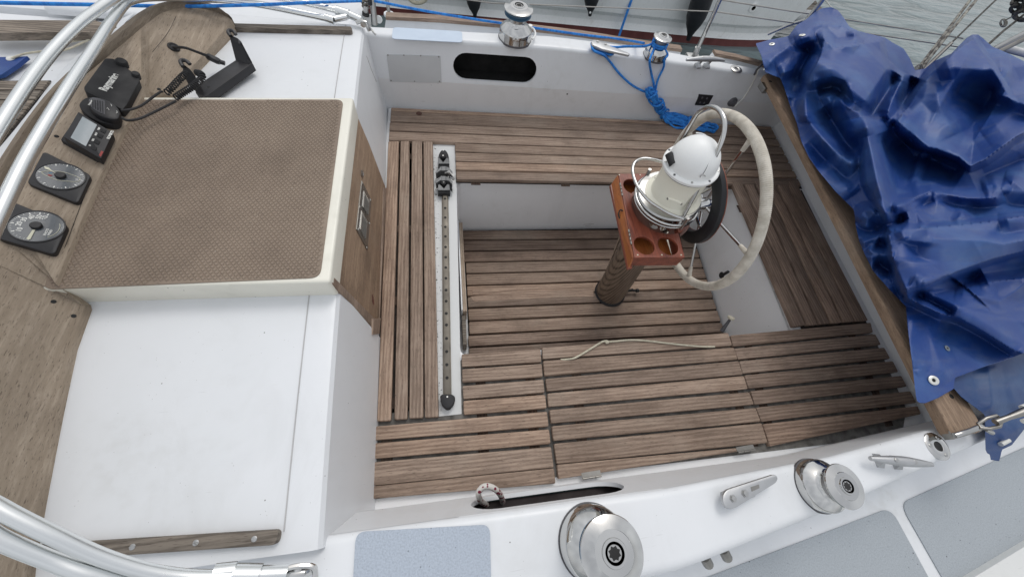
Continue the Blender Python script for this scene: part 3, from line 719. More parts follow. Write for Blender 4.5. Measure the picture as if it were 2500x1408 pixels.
# near seat: three panels
z4 = lambda L: [(820 + x / 2.607, 700 + y / 2.607) for x, y in L]
z5 = lambda L: [(1300 + x / 3.128, 750 + y / 3.128) for x, y in L]
g1 = empty('seat_grating', (0, .2, .43), 'forward panel of the near seat grating, beside the end of the traveller track', 'seat grating', 'teak gratings of the cockpit')
for L in ([(800, 427), (1303, 393), (1310, 478), (802, 507)], [(803, 522), (1312, 488), (1318, 572), (805, 606)], [(807, 628), (1322, 587), (1330, 672), (810, 713)], [(811, 724), (1333, 684), (1343, 772), (814, 812)],
          [(215, 890), (1345, 792), (1355, 887), (208, 978)], [(208, 997), (1358, 905), (1368, 998), (203, 1096)], [(197, 1118), (1370, 1016), (1388, 1149), (190, 1268)], [(190, 1271), (1389, 1152), (1400, 1250), (183, 1352)]):
    quadslat(z4(L), zt, g1, M['teakx'])
def batts(parent, uvs, w=.04):
    for (u0, v0), (u1, v1) in uvs:
        a, b = P(u0, v0, ZS), P(u1, v1, ZS); q = [(a.x - w / 2, a.y), (a.x + w / 2, a.y), (b.x + w / 2, b.y), (b.x - w / 2, b.y)]
        MB().prism(q, ZS, zt - .0205).build('batten', M['batten'], parent, smooth=False)
batts(g1, [((945, 1040), (945, 1190)), ((1170, 870), (1185, 1190)), ((1290, 860), (1310, 1170))])
g2 = empty('locker_lid_grating', (.7, .22, .43), 'middle panel of the near seat grating, hinged lid with a cream cord across it', 'locker lid', 'teak gratings of the cockpit')
for L in ([(75, 308), (1495, 192), (1527, 290), (80, 394)], [(82, 406), (1540, 305), (1568, 396), (92, 522)], [(100, 545), (1575, 408), (1610, 512), (112, 640)], [(115, 656), (1616, 521), (1648, 621), (122, 758)],
          [(130, 781), (1656, 645), (1693, 741), (142, 885)], [(148, 906), (1704, 766), (1745, 872), (160, 1018)], [(165, 1040), (1752, 881), (1800, 1034), (187, 1196)], [(188, 1199), (1560, 1072), (1585, 1098), (200, 1310)]):
    quadslat(z5(L), zt, g2, M['teakx'])
batts(g2, [((1405, 890), (1425, 1140)), ((1750, 850), (1840, 1090))])
g3 = empty('seat_grating', (1.5, .25, .43), 'aft panel of the near seat grating, its slat ends stepped along the stern wall', 'seat grating', 'teak gratings of the cockpit')
for L in ([(183, 905), (925, 838), (938, 890), (195, 964)], [(200, 976), (948, 900), (978, 955), (222, 1034)], [(228, 1042), (995, 970), (1028, 1028), (247, 1108)], [(255, 1117), (1040, 1042), (1070, 1100), (278, 1188)],
          [(288, 1200), (1085, 1119), (1115, 1176), (310, 1273)], [(318, 1287), (1135, 1200), (1168, 1262), (346, 1363)], [(354, 1375), (1172, 1279), (1192, 1322), (392, 1493)]):
    quadslat(z6(L), zt, g3, M['teakx_dark'])
batts(g3, [((1822, 830), (1880, 1060)), ((2070, 800), (2170, 1040))])
# cockpit sole
gs = empty('sole_grating', (.88, .95, -.03), 'teak slatted floor grating in the bottom of the cockpit well', 'floor grating', 'teak gratings of the cockpit')
z7 = lambda L: [(1100 + x / 3.1286, 430 + y / 3.1286) for x, y in L]
Lb = [410, 487, 570, 655, 742, 833, 918, 1005, 1105, 1210, 1305]
ys = [P(*z7([(130, v)])[0], 0).y for v in Lb]
wallx = lambda y: 1.684 - (1.245 - y) * .056
for i in range(len(ys)):
    y1 = ys[i] - .0045; y0 = (ys[i + 1] + .0045) if i + 1 < len(ys) else ys[i] - .075
    x0 = .082 if i < 3 else (.090 if i < 9 else .082)
    rectslat((x0, x0), (wallx(y0) - .0, wallx(y1) - .0), y0, y1, 0, gs, M['teakx_dark'] if i in (0, 1, 2, 9, 10) else M['teakx'], th=.022)
y0 = ys[-1] - .08
for k in range(1): rectslat((.088, .088), (1.6, 1.6), y0 - .075, y0 - .004, 0, gs, M['teakx_dark'], th=.022)
for x in (.3, .75, 1.15, 1.5): MB().box((x, .5, -.03), (x + .04, 1.37, -.0225)).build('batten', M['batten'], gs, smooth=False)
# paler repair pieces let into the floor, beside the column
for L, h in (([(165, 868), (390, 850), (620, 838), (1090, 822), (1092, 850), (620, 862), (400, 872), (300, 892), (170, 905)], .0016), ([(150, 918), (300, 905), (400, 885), (640, 875), (1092, 862), (1092, 918), (600, 935), (180, 958)], .0022)):
    q = [P(u, v, .002) for u, v in z7(L)]; MB().prism([(p.x, p.y) for p in q], -.003, h, .0008).build('repair_piece', M['teakx'], gs, smooth=False)
# slatted locker front on the forward well wall
fw = empty('ventilation_board', (.06, .9, .2), 'narrow weathered board standing against the forward wall of the cockpit well', 'board')
q = [(.056, 1.37), (.078, 1.37), (.078, .78), (.056, .78)]
MB().prism(q, -.02, .10, .002).build('board', mat_teak('pale_teak_board', 1, (188, 172, 154), (150, 132, 116)), fw, smooth=False)
MB().prism([(.048, 1.37), (.0555, 1.37), (.0555, .78), (.048, .78)], -.02, .12, .001).build('backing_strip', M['grp'], fw, smooth=False)
MB().prism([(.050, .765), (.070, .765), (.070, .60), (.050, .60)], -.02, .08, .002).build('board', M['teakgrey'], fw, smooth=False)
# hinges of the lid
for L in ([(380, 1300), (525, 1276), (527, 1294), (384, 1318)], [(1566, 1100), (1700, 1078), (1702, 1092), (1572, 1117)]):
    q = [P(u, v, .452) for u, v in z5(L)]; a = (q[0] + q[3]) / 2; b = (q[1] + q[2]) / 2; h = empty('hinge', tuple((a + b) / 2), 'small steel hinge at the %s end of the locker lid edge' % ('forward' if L[0][0] < 1000 else 'aft'), 'hinge', 'hinges of the locker lid')
    for k in range(3):
        MB().tube([a.lerp(b, k / 3 + .01), a.lerp(b, (k + 1) / 3 - .01)], .0038, 10).build('knuckle', M['steel_old'], h)
    d = (b - a).normalized(); nn = Vector((-d.y, d.x, 0)) * .02
    MB().prism([tuple(a[:2]), tuple(b[:2]), tuple((b + nn)[:2]), tuple((a + nn)[:2])], .448, .4515).build('leaf', M['steel_old'], h, smooth=False)
# cream cord on the lid
pts = [P(u, v, z) for (u, v), z in zip(z5([(215, 400), (300, 392), (350, 372), (440, 318), (530, 265), (575, 262), (640, 258), (720, 250), (800, 250), (900, 258), (1040, 275), (1200, 292), (1310, 300), (1390, 300)]), (.445, .456, .458, .458, .459, .462, .459, .458, .458, .457, .457, .457, .457, .45))]
o = MB().tube(catmull(pts, 8), .0042, 8).build('cord', M['cord_cream']); tag(o, 'thin cream cord lying across the first slat of the locker lid', 'cord')
o = MB().tube(catmull([P(u, v, .462) for u, v in z5([(520, 268), (545, 258), (572, 256), (578, 268), (560, 272)])], 5), .004, 6).build('cord_knot', M['cord_cream'], o)
# ================================================================== mainsheet track
tr = empty('traveller_track', (-.02, .95, .43), 'long bronze mainsheet track with a row of bolt holes beside the slatted bridge deck', 'sheet track')
a, b = P(1085.5, 380, .44), P(1092, 968, .44)
xa, xb = a.x, b.x
MB().prism([(xb - .0165, b.y), (xb + .0165, b.y), (xa + .0165, a.y), (xa - .0165, a.y)], ZS, .436, .001).build('track_base', M['trackmet'], tr, smooth=False)
MB().prism([(xb - .012, b.y), (xb + .012, b.y), (xa + .012, a.y), (xa - .012, a.y)], .4355, .450, .003).build('track_rail', M['trackmet'], tr)
hb = MB().lathe([(.0062, 0), (.0062, .0008), (.004, .001), (.0004, .001)], (0, 0, 0), (0, 0, 1), 14)
ys_h = [P(1087, v, .45).y for v in (485, 508, 531, 554, 577, 603, 628, 653, 679, 708, 735, 765, 793, 826, 858, 890, 922)]
first = None
for y in ys_h:
    x = xa + (xb - xa) * (a.y - y) / (a.y - b.y)
    if first is None:
        first = hb.build('bolt_hole', M['seam'], tr); 
        for v in first.data.vertices: v.co += tr.location   # mesh was made at the world origin
        o = first
    else: o = first.copy(); COL.objects.link(o)
    o.location = Vector((x, y, .4505)) - tr.location
def endstop(px, name_label):
    pts = px_poly(px, .47); o = MB().prism(round_poly(pts, .01, 3), ZS, .468, .006).build('end_stop', M['blackm'], tr)
    return o
z9 = lambda L, o=(1040, 340), s=10.06: [(o[0] + x / s, o[1] + y / s) for x, y in L]
e1 = endstop(z9([(300, 470), (310, 360), (360, 270), (420, 240), (490, 260), (540, 330), (575, 480)]), '')
MB().lathe([(.0035, 0), (.003, .001), (.0004, .001)], P(*z9([(425, 275)])[0], .468), (0, 0, 1), 12).build('rivet', M['zinc'], e1)
e2 = endstop([(1074, 965), (1080, 961), (1104, 961), (1112, 968), (1108, 985), (1097, 997), (1089, 997), (1077, 985)], '')
MB().lathe([(.0035, 0), (.003, .001), (.0004, .001)], P(1092, 968, .468), (0, 0, 1), 12).build('rivet', M['zinc'], e2)
cr_ = empty('traveller_car', tuple(P(1084, 420, .45)), 'grey cast mainsheet car with two black rollers parked at the far end of the track', 'sheet car')
for L in ([(295, 460), (335, 460), (420, 560), (500, 460), (565, 460), (575, 600), (300, 600)], [(295, 1100), (335, 1100), (440, 1205), (520, 1100), (580, 1100), (590, 1250), (290, 1250)]):
    MB().prism(px_poly(z9(L), .475), .45, .475, .002).build('cheek', M['carmet'], cr_, smooth=False)
for L in ([(300, 600), (575, 600), (578, 690), (298, 690)], [(292, 1255), (590, 1255), (590, 1320), (292, 1320)]):
    MB().prism(px_poly(z9(L), .465), .44, .465, .002).build('slider', M['blackm'], cr_, smooth=False)
for (x, y) in ((420, 430), (435, 1080)):
    c = P(*z9([(x, y)])[0], .472); r_ = MB().lathe([(.0145, -.02), (.0145, .005), (.012, .008), (.0004, .008)], c, (0, 0, 1), 24).build('roller', M['blackm'], cr_)
    MB().lathe([(.004, .008), (.0035, .0095), (.0004, .0095)], c, (0, 0, 1), 12).build('pin', M['zinc'], r_)
for dy in (0, 240):
    for L in ([(235, 790), (360, 670), (390, 668), (390, 765), (350, 768), (245, 840)], [(490, 668), (560, 690), (648, 790), (640, 870), (560, 780), (490, 765)], [(385, 660), (490, 660), (490, 770), (385, 770)]):
        MB().prism(px_poly([(q[0], q[1]) for q in z9([(x, y + dy) for x, y in L])], .49), .452, .49, .002).build('bracket', M['carmet'], cr_, smooth=False)
    for L in ([(240, 850), (350, 775), (360, 850), (245, 910)], [(560, 800), (645, 880), (650, 1000 if dy else 900), (560, 900)]):
        MB().prism(px_poly(z9([(x, y + dy) for x, y in L]), .465), .445, .465, .001).build('block', M['rubber_grey'], cr_, smooth=False)
c = P(*z9([(560, 815)])[0], .5)
MB().tube(catmull([P(*z9([q])[0], z) for q, z in (((470, 830), .495), ((560, 810), .503), ((640, 880), .503), ((690, 960), .497), ((665, 985), .492), ((600, 930), .49))], 5), .0045, 8).build('shackle', M['steel'], cr_)
MB().lathe([(.007, -.01), (.007, .005), (.0004, .006)], c, (0, 0, 1), 14).build('shackle_pin', M['steel'], cr_)
# ================================================================== steering pedestal
AX = Vector((-.11, 0, 1)).normalized(); PB = Vector((.964, .905, 0))
def at(h, dx=0, dy=0): return PB + AX * h + Vector((dx, dy, 0))
ped = empty('steering_pedestal', tuple(PB), 'steering pedestal with wood grained column, chrome collar and cream compass binnacle', 'pedestal')
PBB = PB + Vector((.013, 0, 0))
MB().lathe([(.094, -.005), (.094, .012), (.089, .018), (.086, .022)], PB, AX, 40).build('base_ring', M['blackm'], ped)
MB().lathe([(.085, .018), (.083, .30), (.076, .735)], PB, AX, 48).build('column', M['column'], ped)
MB().lathe([(.070, .73), (.070, .86), (.078, .872)], PB, AX, 48).build('steel_collar', M['chrome'], ped)
MB().lathe([(.078, .868), (.124, .884), (.127, .892), (.122, .898), (.108, .899)], PB, AX, 56).build('compass_plate', M['steel'], ped)
MB().lathe([(.110, .898), (.110, .9035), (.100, .906), (.091, .912), (.087, .925), (.087, 1.03), (.091, 1.045)], PBB, AX, 56).build('binnacle_body', M['cream2'], ped)
rimr = MB().lathe([(.091, 1.043), (.100, 1.046), (.101, 1.056), (.097, 1.060), (.088, 1.061)], PBB, AX, 56).build('binnacle_rim', M['whitepaint'], ped)
MB().lathe([(.0935, 1.038), (.0955, 1.040), (.0955, 1.0435), (.0935, 1.045)], PBB, AX, 56).build('gasket', M['rubber_grey'], ped)
for k in range(9):
    t = k * 2 * math.pi / 9 + .2; _, u, w = frame_of(AX); c = PBB + AX * 1.059 + (u * math.cos(t) + w * math.sin(t)) * .094
    MB().lathe([(.0042, 0), (.0042, .003), (.0004, .0035)], c, AX, 6).build('bolt', M['rubber_grey'] if k % 2 else M['steel'], rimr)
hood = MB().lathe([(.0875, 1.059)] + [(.0875 * math.cos(a), 1.062 + .098 * math.sin(a)) for a in np.linspace(0, math.pi / 2 - .02, 14)], PBB, AX, 56).build('compass_hood', M['whitepaint'], ped)
# the sliding half of the hood shows as a fine dark seam on the dome
def on_dome(u, v, off=0.0):
    c = PBB + AX * 1.062; o = Vector((0, 0, CZ)); d = Vector(ray(u, v)).normalized(); m_ = o - c; b_ = m_.dot(d); q_ = b_ * b_ - (m_.dot(m_) - (.0905 + off) ** 2)
    return o + d * (-b_ - math.sqrt(max(0, q_)))
seam_px = [(1697, 325), (1712, 327), (1724, 335), (1731, 352), (1733, 370), (1731, 390), (1725, 410), (1716, 427)]
MB().tube(catmull([on_dome(*p) for p in seam_px], 5), .0011, 6).build('hood_seam', M['rubber_grey'], hood)
MB().tube(catmull([on_dome(u + 2.2, v - .3, .0015) for u, v in seam_px], 5), .0022, 8).build('slide_lip', M['whitepaint'], hood)
MB().tube(catmull([on_dome(*p, .001) for p in ((1709, 433), (1712, 428), (1718, 427), (1722, 431))], 4), .0016, 6).build('slide_tab', M['steel'], hood)
lampc = RP(1637, 392, (at(1.075), AX))
MB().tube([lampc + Vector((-.008, .02, .012)), lampc + Vector((.006, -.018, .0))], [.013, .0155], 14).build('lamp_socket', M['blackm'], ped)
MB().tube(catmull([lampc + Vector((.006, -.02, 0)), lampc + Vector((.018, -.034, -.006)), lampc + Vector((.036, -.05, -.012))], 5), .004, 8).build('lamp_lead', M['blackm'], ped)
for (u_, v_) in ((1557 + 3, 380), ):
    pass
for L in ([(664, 728), (737, 948), (1000, 935)],):
    for x, y in L:
        c = RP(1420 + x / 3.706, 240 + y / 3.706, (at(.906), AX)); MB().lathe([(.0036, 0), (.0036, .003), (.0004, .0035)], c, AX, 10).build('screw', M['steel_old'], ped)
# moulded handle recess on the front of the body
mb = MB(); pts = []
for k in range(9):
    t = -2.35 + k * .075; pts.append(PBB + AX * (.945 + .006 * math.sin(k / 8 * math.pi)) + Vector((math.cos(t), math.sin(t), 0)) * .0885)
MB().tube(catmull(pts, 3), .0045, 8).build('moulded_lip', M['cream2'], ped)
for p in (pts[0], pts[-1]): MB().lathe([(.004, -.002), (.004, .004), (.0004, .005)], p, (p - at(.945)), 10).build('screw', M['steel_old'], ped)
# compass guard rails
def gx(pts, x): return [PX(u, v, x) for u, v in pts]
pl9 = (at(.935), AX)
rail = [RP(u, v, (at(h), AX)) for u, v, h in ((1668, 534, .905), (1640, 524, .915), (1610, 508, .925), (1580, 486, .935), (1557, 456, .945), (1545, 422, .95), (1549, 398, .955), (1567, 388, .955), (1590, 389, .955), (1618, 396, .95), (1650, 408, .94))]
MB().tube(catmull(rail, 6), .0062, 12).build('front_guard_rail', M['chrome'], ped)
arch = gx([(1657, 548), (1672, 520), (1700, 467), (1730, 412), (1755, 362), (1767, 325), (1768, 295), (1758, 272), (1742, 262), (1723, 263), (1703, 277), (1688, 300), (1672, 328), (1658, 356), (1640, 395), (1622, 430)], .885)
MB().tube(catmull(arch, 6), .0078, 14).build('guard_hoop', M['chrome'], ped)
MB().tube([PB + AX * .868 + Vector((math.cos(t), math.sin(t), 0)) * .130 for t in np.linspace(0, 2 * math.pi, 48, endpoint=False)], .0058, 10, closed=True).build('lower_guard_ring', M['chrome'], ped)
MB().tube([PB + AX * .850 + Vector((math.cos(t), math.sin(t), 0)) * .128 for t in np.linspace(0, 2 * math.pi, 48, endpoint=False)], .0045, 10, closed=True).build('lower_guard_ring', M['chrome'], ped)
for t in (-1.35, 2.0):
    c = Vector((math.cos(t), math.sin(t), 0)) * .131; MB().tube([PB + AX * .845 + c, PB + AX * .91 + c], .007, 10).build('rail_clamp', M['steel'], ped)
for t in (-1.0, 2.2, .4, 3.6):
    c = Vector((math.cos(t), math.sin(t), 0)) * .1; MB().tube([at(.05) + c * .75, at(.85) + c * 1.25], .006, 8).build('guard_leg', M['chrome'], ped) if t in (.4, 2.2) else None
# engine lever at the foot
MB().tube([P(1545, 707, .03), P(1530, 710, .03)], .008, 10).build('drain_spout', M['blackm'], ped)
o = MB().tube([P(1512, 706, .02), P(1556, 709, .03)], .006, 8); o.lathe([(.0004, -.012), (.012, -.008), (.012, .006), (.0004, .01)], P(1556, 709, .03), (1, .1, 0), 12)
tag(o.build('floor_bolt', M['blackm']), 'black bolt handle lying on the floor slats beside the foot of the column', 'bolt')
# ------------------------------------------------------------------ drinks table
TZ = .80
tb = empty('drinks_table', tuple(at(TZ)), 'red mahogany drinks table with round cup holes clamped round the pedestal', 'table')
tp = px_poly([(1510, 424), (1549, 628), (1672, 628), (1650, 424)], TZ)
org = Vector((*tp[1], TZ)); ex = (Vector((*tp[2], TZ)) - org).normalized(); ey = Vector((-ex.y, ex.x, 0)); tm = basis(org, ex, ey); im = tm.inverted()
loc = lambda u, v, z=TZ: tuple((im @ P(u, v, z))[:2])
outl = [loc(1549, 628), loc(1672, 628), loc(1655, 560), loc(1652, 424), loc(1510, 424)]
cc = im @ at(TZ - .0); hs_ = [circle(*loc(1573, 599), .0425, 28), circle(*loc(1631, 600), .0425, 28), circle(*loc(1545, 455), .0425, 28), circle(cc.x, cc.y, .128, 48)]
plate(outl, hs_, .011, tm @ Matrix.Translation((0, 0, -.0055)), bevel=.001).build('table_top', M['mahog'], tb, angle=30)
# inner ring with two glass holes
r1 = circle(cc.x, cc.y, .138, 48); ih = [circle(cc.x, cc.y, .074, 40), circle(*loc(1597, 549, TZ - .012), .0205, 24), circle(*loc(1623, 560, TZ - .012), .0205, 24)]
plate(r1, ih, .010, tm @ Matrix.Translation((0, 0, -.0175))).build('clamp_ring', mat_varnish('dark_mahogany', (128, 82, 66), (92, 52, 40), rough=.45), tb, angle=30)
# box under the top: walls and floor
def wall(p, q, th, z0, z1, mat, name='side_board', out=1):
    a, b = tm @ Vector((*p, 0)), tm @ Vector((*q, 0)); d = (b - a).normalized(); n_ = Vector((d.y, -d.x, 0)) * th * out
    MB().prism([tuple(a[:2]), tuple(b[:2]), tuple((b - n_)[:2]), tuple((a - n_)[:2])], z0, z1, .001).build(name, mat, tb, smooth=False)
zb = TZ - .0112
wall(outl[0], outl[1], .010, TZ - .062, zb, M['mahog'])
wall(outl[1], outl[2], .010, TZ - .062, zb, M['mahog'])
wall(outl[3], outl[4], .010, TZ - .062, zb, M['mahog'])
ins = [(outl[0][0] + .012, outl[0][1] + .012), (outl[1][0] - .012, outl[1][1] + .012), (outl[1][0] - .012, outl[1][1] + .135), (outl[0][0] + .012, outl[0][1] + .135)]
q = [tuple((tm @ Vector((*p, 0)))[:2]) for p in ins]; MB().prism(q, TZ - .062, TZ - .054).build('tray_floor', M['mahog_in'], tb, smooth=False)
q = [(outl[4][0] + .012, outl[4][1] - .012), (outl[4][0] + .10, outl[4][1] - .012), (outl[4][0] + .08, outl[4][1] - .12), (outl[4][0] + .012, outl[4][1] - .12)]
q = [tuple((tm @ Vector((*p, 0)))[:2]) for p in q]; MB().prism(q, TZ - .062, TZ - .054).build('tray_floor', M['mahog_in'], tb, smooth=False)
# folded leaf on the forward side, hanging slightly outwards
A0, A1 = P(1511, 427, TZ - .004), P(1548.5, 627, TZ - .004); B0, B1 = P(1492, 454, TZ - .05), P(1536, 657, TZ - .055)
n_ = (A1 - A0).cross(B0 - A0).normalized(); n_ = n_ if n_.x < 0 else -n_
mb = MB(); v_ = [A0, A1, B1, B0]; mb.add(v_ + [p - n_ * .0 + Vector((-.006, 0, -.006)) for p in v_], [(0, 1, 2, 3), (7, 6, 5, 4), (0, 4, 5, 1), (1, 5, 6, 2), (2, 6, 7, 3), (3, 7, 4, 0)]); leaf = mb.build('folding_leaf', M['mahog_in'], tb, smooth=False)
B2, B3 = B0 + Vector((-.004, 0, .010)), B1 + Vector((-.004, 0, .010))
mb = MB(); mb.add([B0 + Vector((.010, 0, .008)), B1 + Vector((.010, 0, .008)), B1 + Vector((-.006, 0, .006)), B0 + Vector((-.006, 0, .006)), B0 + Vector((.008, 0, -.004)), B1 + Vector((.008, 0, -.004)), B1 + Vector((-.007, 0, -.006)), B0 + Vector((-.007, 0, -.006))],
   [(0, 1, 2, 3), (7, 6, 5, 4), (0, 4, 5, 1), (1, 5, 6, 2), (2, 6, 7, 3), (3, 7, 4, 0)]); mb.build('leaf_edge', M['mahog'], leaf, smooth=False)
for t0 in (.12, .70):
    h_ = None
    for k in range(4):
        a = A0.lerp(A1, t0 + k * .045) + Vector((-.003, 0, .002)); b = A0.lerp(A1, t0 + k * .045 + .032) + Vector((-.003, 0, .002))
        o = MB().tube([a, b], .0038, 8)
        if h_ is None: h_ = o.build('hinge', M['steel_old'], tb)
        else: o.build('knuckle', M['steel_old'], h_)
o = MB().tube(catmull([A0.lerp(A1, .47) + Vector(d) for d in ((0, 0, -.01), (-.014, .014, -.012), (-.022, 0, -.022), (-.016, -.018, -.03), (-.004, -.02, -.03))], 5), .0028, 8).build('leather_loop', M['blackm'], tb)
for u, v in ((1557, 622), (1616, 622), (1663, 622), (1512, 427), (1563, 427)):
    MB().lathe([(.0032, 0), (.0004, .0006)], P(u, v, TZ + .0002), (0, 0, 1), 10).build('plug', M['creamprint'], tb)
# ------------------------------------------------------------------ wheel
WN = Vector((.99, 0, .11)).normalized(); WC = Vector((1.10, .945, .785)); WU = Vector((-.11, 0, .99)).normalized(); WV = WN.cross(WU)
wheel = empty('helm', tuple(WC), 'large steering wheel with its rim wound in pale cord and thin chrome spokes', 'steering wheel')
def wp(ang, r, off=0): return WC + (Vector((0, 1, 0)) * math.cos(ang) + WU * math.sin(ang)) * r + WN * off
NR = 1320; mb = MB(); pts = [wp(2 * math.pi * k / NR, .36) for k in range(NR)]; rad = [.0190 + .0007 * (1 if k % 4 < 2 else -.6) + .0006 * math.sin(k * .021) for k in range(NR)]
mb.tube(pts, rad, 12, closed=True); mb.build('wound_rim', M['twine'], wheel, angle=80)
for k, a in enumerate((89, 161, 233, 305, 17)):
    t = math.radians(a)
    sp = MB().tube([wp(t, .03), wp(t, .345)], .0062, 10).build('spoke', M['chrome'], wheel)
    MB().tube([wp(t, .295), wp(t, .34)], [.008, .0105], 12).build('cord_sleeve', M['twine'], sp)
MB().lathe([(.0004, -.05), (.022, -.05), (.026, -.04), (.03, -.035), (.03, .012), (.024, .02), (.022, .03), (.0004, .032)], WC, WN, 28).build('hub', M['chrome'], wheel)
MB().lathe([(.02, -.22), (.02, -.05)], WC, WN, 20).build('shaft', M['steel'], wheel)
# black padded ring with a wooden edge between binnacle and wheel
RC = Vector((1.015, .92, .85)); 
ring = empty('padded_ring', tuple(RC), 'black leather padded ring with a thin wooden edge between binnacle and wheel', 'ring')
def ringlathe(prof, name, mat):
    a, u, w = frame_of(WN); n = 56; vs = []; m = len(prof)
    for r, h in prof:
        for k in range(n): t = 2 * math.pi * k / n; vs.append(RC + a * h + (u * math.cos(t) + w * math.sin(t)) * r)
    MB().add(vs, [(i * n + k, i * n + (k + 1) % n, ((i + 1) % m) * n + (k + 1) % n, ((i + 1) % m) * n + k) for i in range(m) for k in range(n)]).build(name, mat, ring, angle=50)
ringlathe([(.130, -.012), (.134, -.018), (.176, -.018), (.184, -.012), (.184, .006), (.130, .006)], 'padding', M['leather'])
ringlathe([(.130, .0062), (.1845, .0062), (.1850, .008), (.1845, .0095), (.130, .0095)], 'wooden_edge', M['mahog'])
for t in (.3, 1.9, 3.5, 5.1):
    a, u, w = frame_of(WN); MB().tube([RC + (u * math.cos(t) + w * math.sin(t)) * .13, RC + (u * math.cos(t) + w * math.sin(t)) * .03 - WN * .02], .005, 8).build('stay', M['chrome'], ring)
MB().lathe([(.0004, -.05), (.024, -.048), (.024, -.01), (.0004, -.008)], RC, WN, 20).build('stay_boss', M['chrome'], ring)
# ================================================================== winches
def winch(c, Rb, H, big, label, group=None, handle=True):
    w = empty('winch', tuple(c), label, 'winch', group or 'chrome sheet winches'); c = Vector(c); k = Rb / .085
    MB().lathe([(Rb * 1.035, -.006), (Rb * 1.035, .0022), (Rb * .98, .0025)], c, (0, 0, 1), 48).build('bedding_ring', M['rubber_grey'], w)
    MB().lathe([(Rb * 1.01, 0), (Rb, .004), (Rb, .020 * H / .15), (Rb * .985, .026 * H / .15), (Rb * .985, .040 * H / .15), (Rb * .93, .05 * H / .15), (Rb * .64, .068 * H / .15), (Rb * .56, .074 * H / .15), (Rb * .52, .084 * H / .15)], c, (0, 0, 1), 56).build('base_skirt', M['chrome'], w)
    MB().lathe([(Rb * (.50 if big else .52), .080 * H / .15), (Rb * (.47 if big else .50), .10 * H / .15), (Rb * (.47 if big else .50), .125 * H / .15)], c, (0, 0, 1), 48).build('drum', M['steel'] if big else M['drum'], w)
    top = H
    if big:
        MB().lathe([(Rb * .50, .104), (Rb * .78, .110), (Rb * .80, .114), (Rb * .70, .118), (Rb * .70, .121), (Rb * .80, .125), (Rb * .78, .129), (Rb * .5, .131)], c, (0, 0, 1), 56).build('feeder_ring', M['blueband'], w)
        z0 = .131
    else: z0 = H * .84
    Rc = Rb * (.86 if big else .80)
    MB().lathe([(Rb * .5, z0), (Rc * .96, z0 + .002), (Rc, z0 + .006), (Rc * .98, z0 + .009), (Rc * .62, top - .002), (Rc * .60, top - .0005), (Rc * .40, top), (Rc * .38, top + .003), (Rc * .30, top + .003), (Rc * .29, top - .006)], c, (0, 0, 1), 56).build('top_cap', M['chrome'], w)
    MB().lathe([(Rc * .29, top + .001), (Rc * .22, top + .001), (Rc * .21, top - .004)], c, (0, 0, 1), 32).build('socket_ring', M['steel'], w)
    n = 16; st = [(c.x + math.cos(2 * math.pi * i / n) * Rc * (.20 if i % 2 else .15), c.y + math.sin(2 * math.pi * i / n) * Rc * (.20 if i % 2 else .15)) for i in range(n)]
    MB().prism(st, c.z + top - .004, c.z + top + .0015).build('handle_socket', M['seam'], w, smooth=False)
    if big:
        MB().tube([c + Vector((Rb * .3, 0, .123)), c + Vector((Rb * .88, Rb * .1, .118))], .007, 8).build('feeder_arm', M['steel'], w)
    MB().tube([c + Vector((Rb * .7, -Rb * .7, .012)), c + Vector((Rb * .78, -Rb * .80, .012))], .004, 8).build('drain_stub', M['steel_old'], w)
    return w
ztop = lambda x: interp(x, FX, FZ) + .0155
def onco(u, v):
    p = P(u, v, .81)
    for _ in range(3): p = P(u, v, ztop(p.x))
    return p
winch(onco(1445, 1322), .086, .152, True, 'big self-tailing chrome winch at the bottom edge of the picture, near coaming')
winch(onco(1257, 93), .086, .152, True, 'big self-tailing chrome winch on the far coaming beside the locker opening')
winch(onco(1995, 1184), .071, .094, False, 'small chrome winch on the near coaming between the two cleats')
winch(onco(1597, 137), .064, .110, False, 'small chrome winch on the far coaming wrapped with blue rope')
# ================================================================== cleats and deck plates
zo = lambda L, o, s: [(o[0] + x / s, o[1] + y / s) for x, y in L]
c1 = empty('jam_cleat', tuple(onco(1810, 1215)), 'tapered flat jam cleat with two hexagon bolts between the big and small near winches', 'cleat', 'jam cleats')
zc_ = ztop(1.0)
pp = px_poly(zo([(205, 710), (232, 672), (280, 655), (590, 555), (612, 558), (625, 585), (612, 618), (310, 806), (262, 822), (222, 806), (203, 760)], (1700, 980), 3.125), zc_ + .042)
MB().prism(round_poly(pp, .006, 3), zc_ + .032, zc_ + .042, .003).build('cleat_bar', M['alucast'], c1)
pp = px_poly(zo([(210, 690), (300, 650), (420, 640), (430, 720), (300, 780), (215, 770)], (1700, 980), 3.125), zc_ + .02)
MB().prism(pp, zc_ - .004, zc_ + .033, .003).build('cleat_base', M['alucast'], c1)
for x, y in ((280, 738), (370, 698)):
    c = P(*zo([(x, y)], (1700, 980), 3.125)[0], zc_ + .042); MB().lathe([(.0105, 0), (.0105, .002), (.0075, .002), (.0075, .006), (.0004, .0065)], c, (0, 0, 1), 6).build('bolt', M['steel'], c1)
pp = px_poly(zo([(415, 650), (478, 630), (482, 658), (424, 684)], (1700, 980), 3.125), zc_ + .0425); MB().prism(pp, zc_ + .0418, zc_ + .0428).build('maker_plate', M['steel_old'], c1, smooth=False)
c2 = empty('jam_cleat', tuple(onco(1490, 118)), 'flat jam cleat on the far coaming with blue rope round it', 'cleat', 'jam cleats')
zz = ztop(1.0)
pp = px_poly(zo([(870, 362), (885, 350), (920, 348), (1000, 385), (1195, 460), (1208, 472), (1195, 480), (960, 425), (880, 390)], (1200, 0), 3.571), zz + .045)
MB().prism(round_poly(pp, .004, 2), zz + .034, zz + .045, .003).build('cleat_bar', M['alucast'], c2)
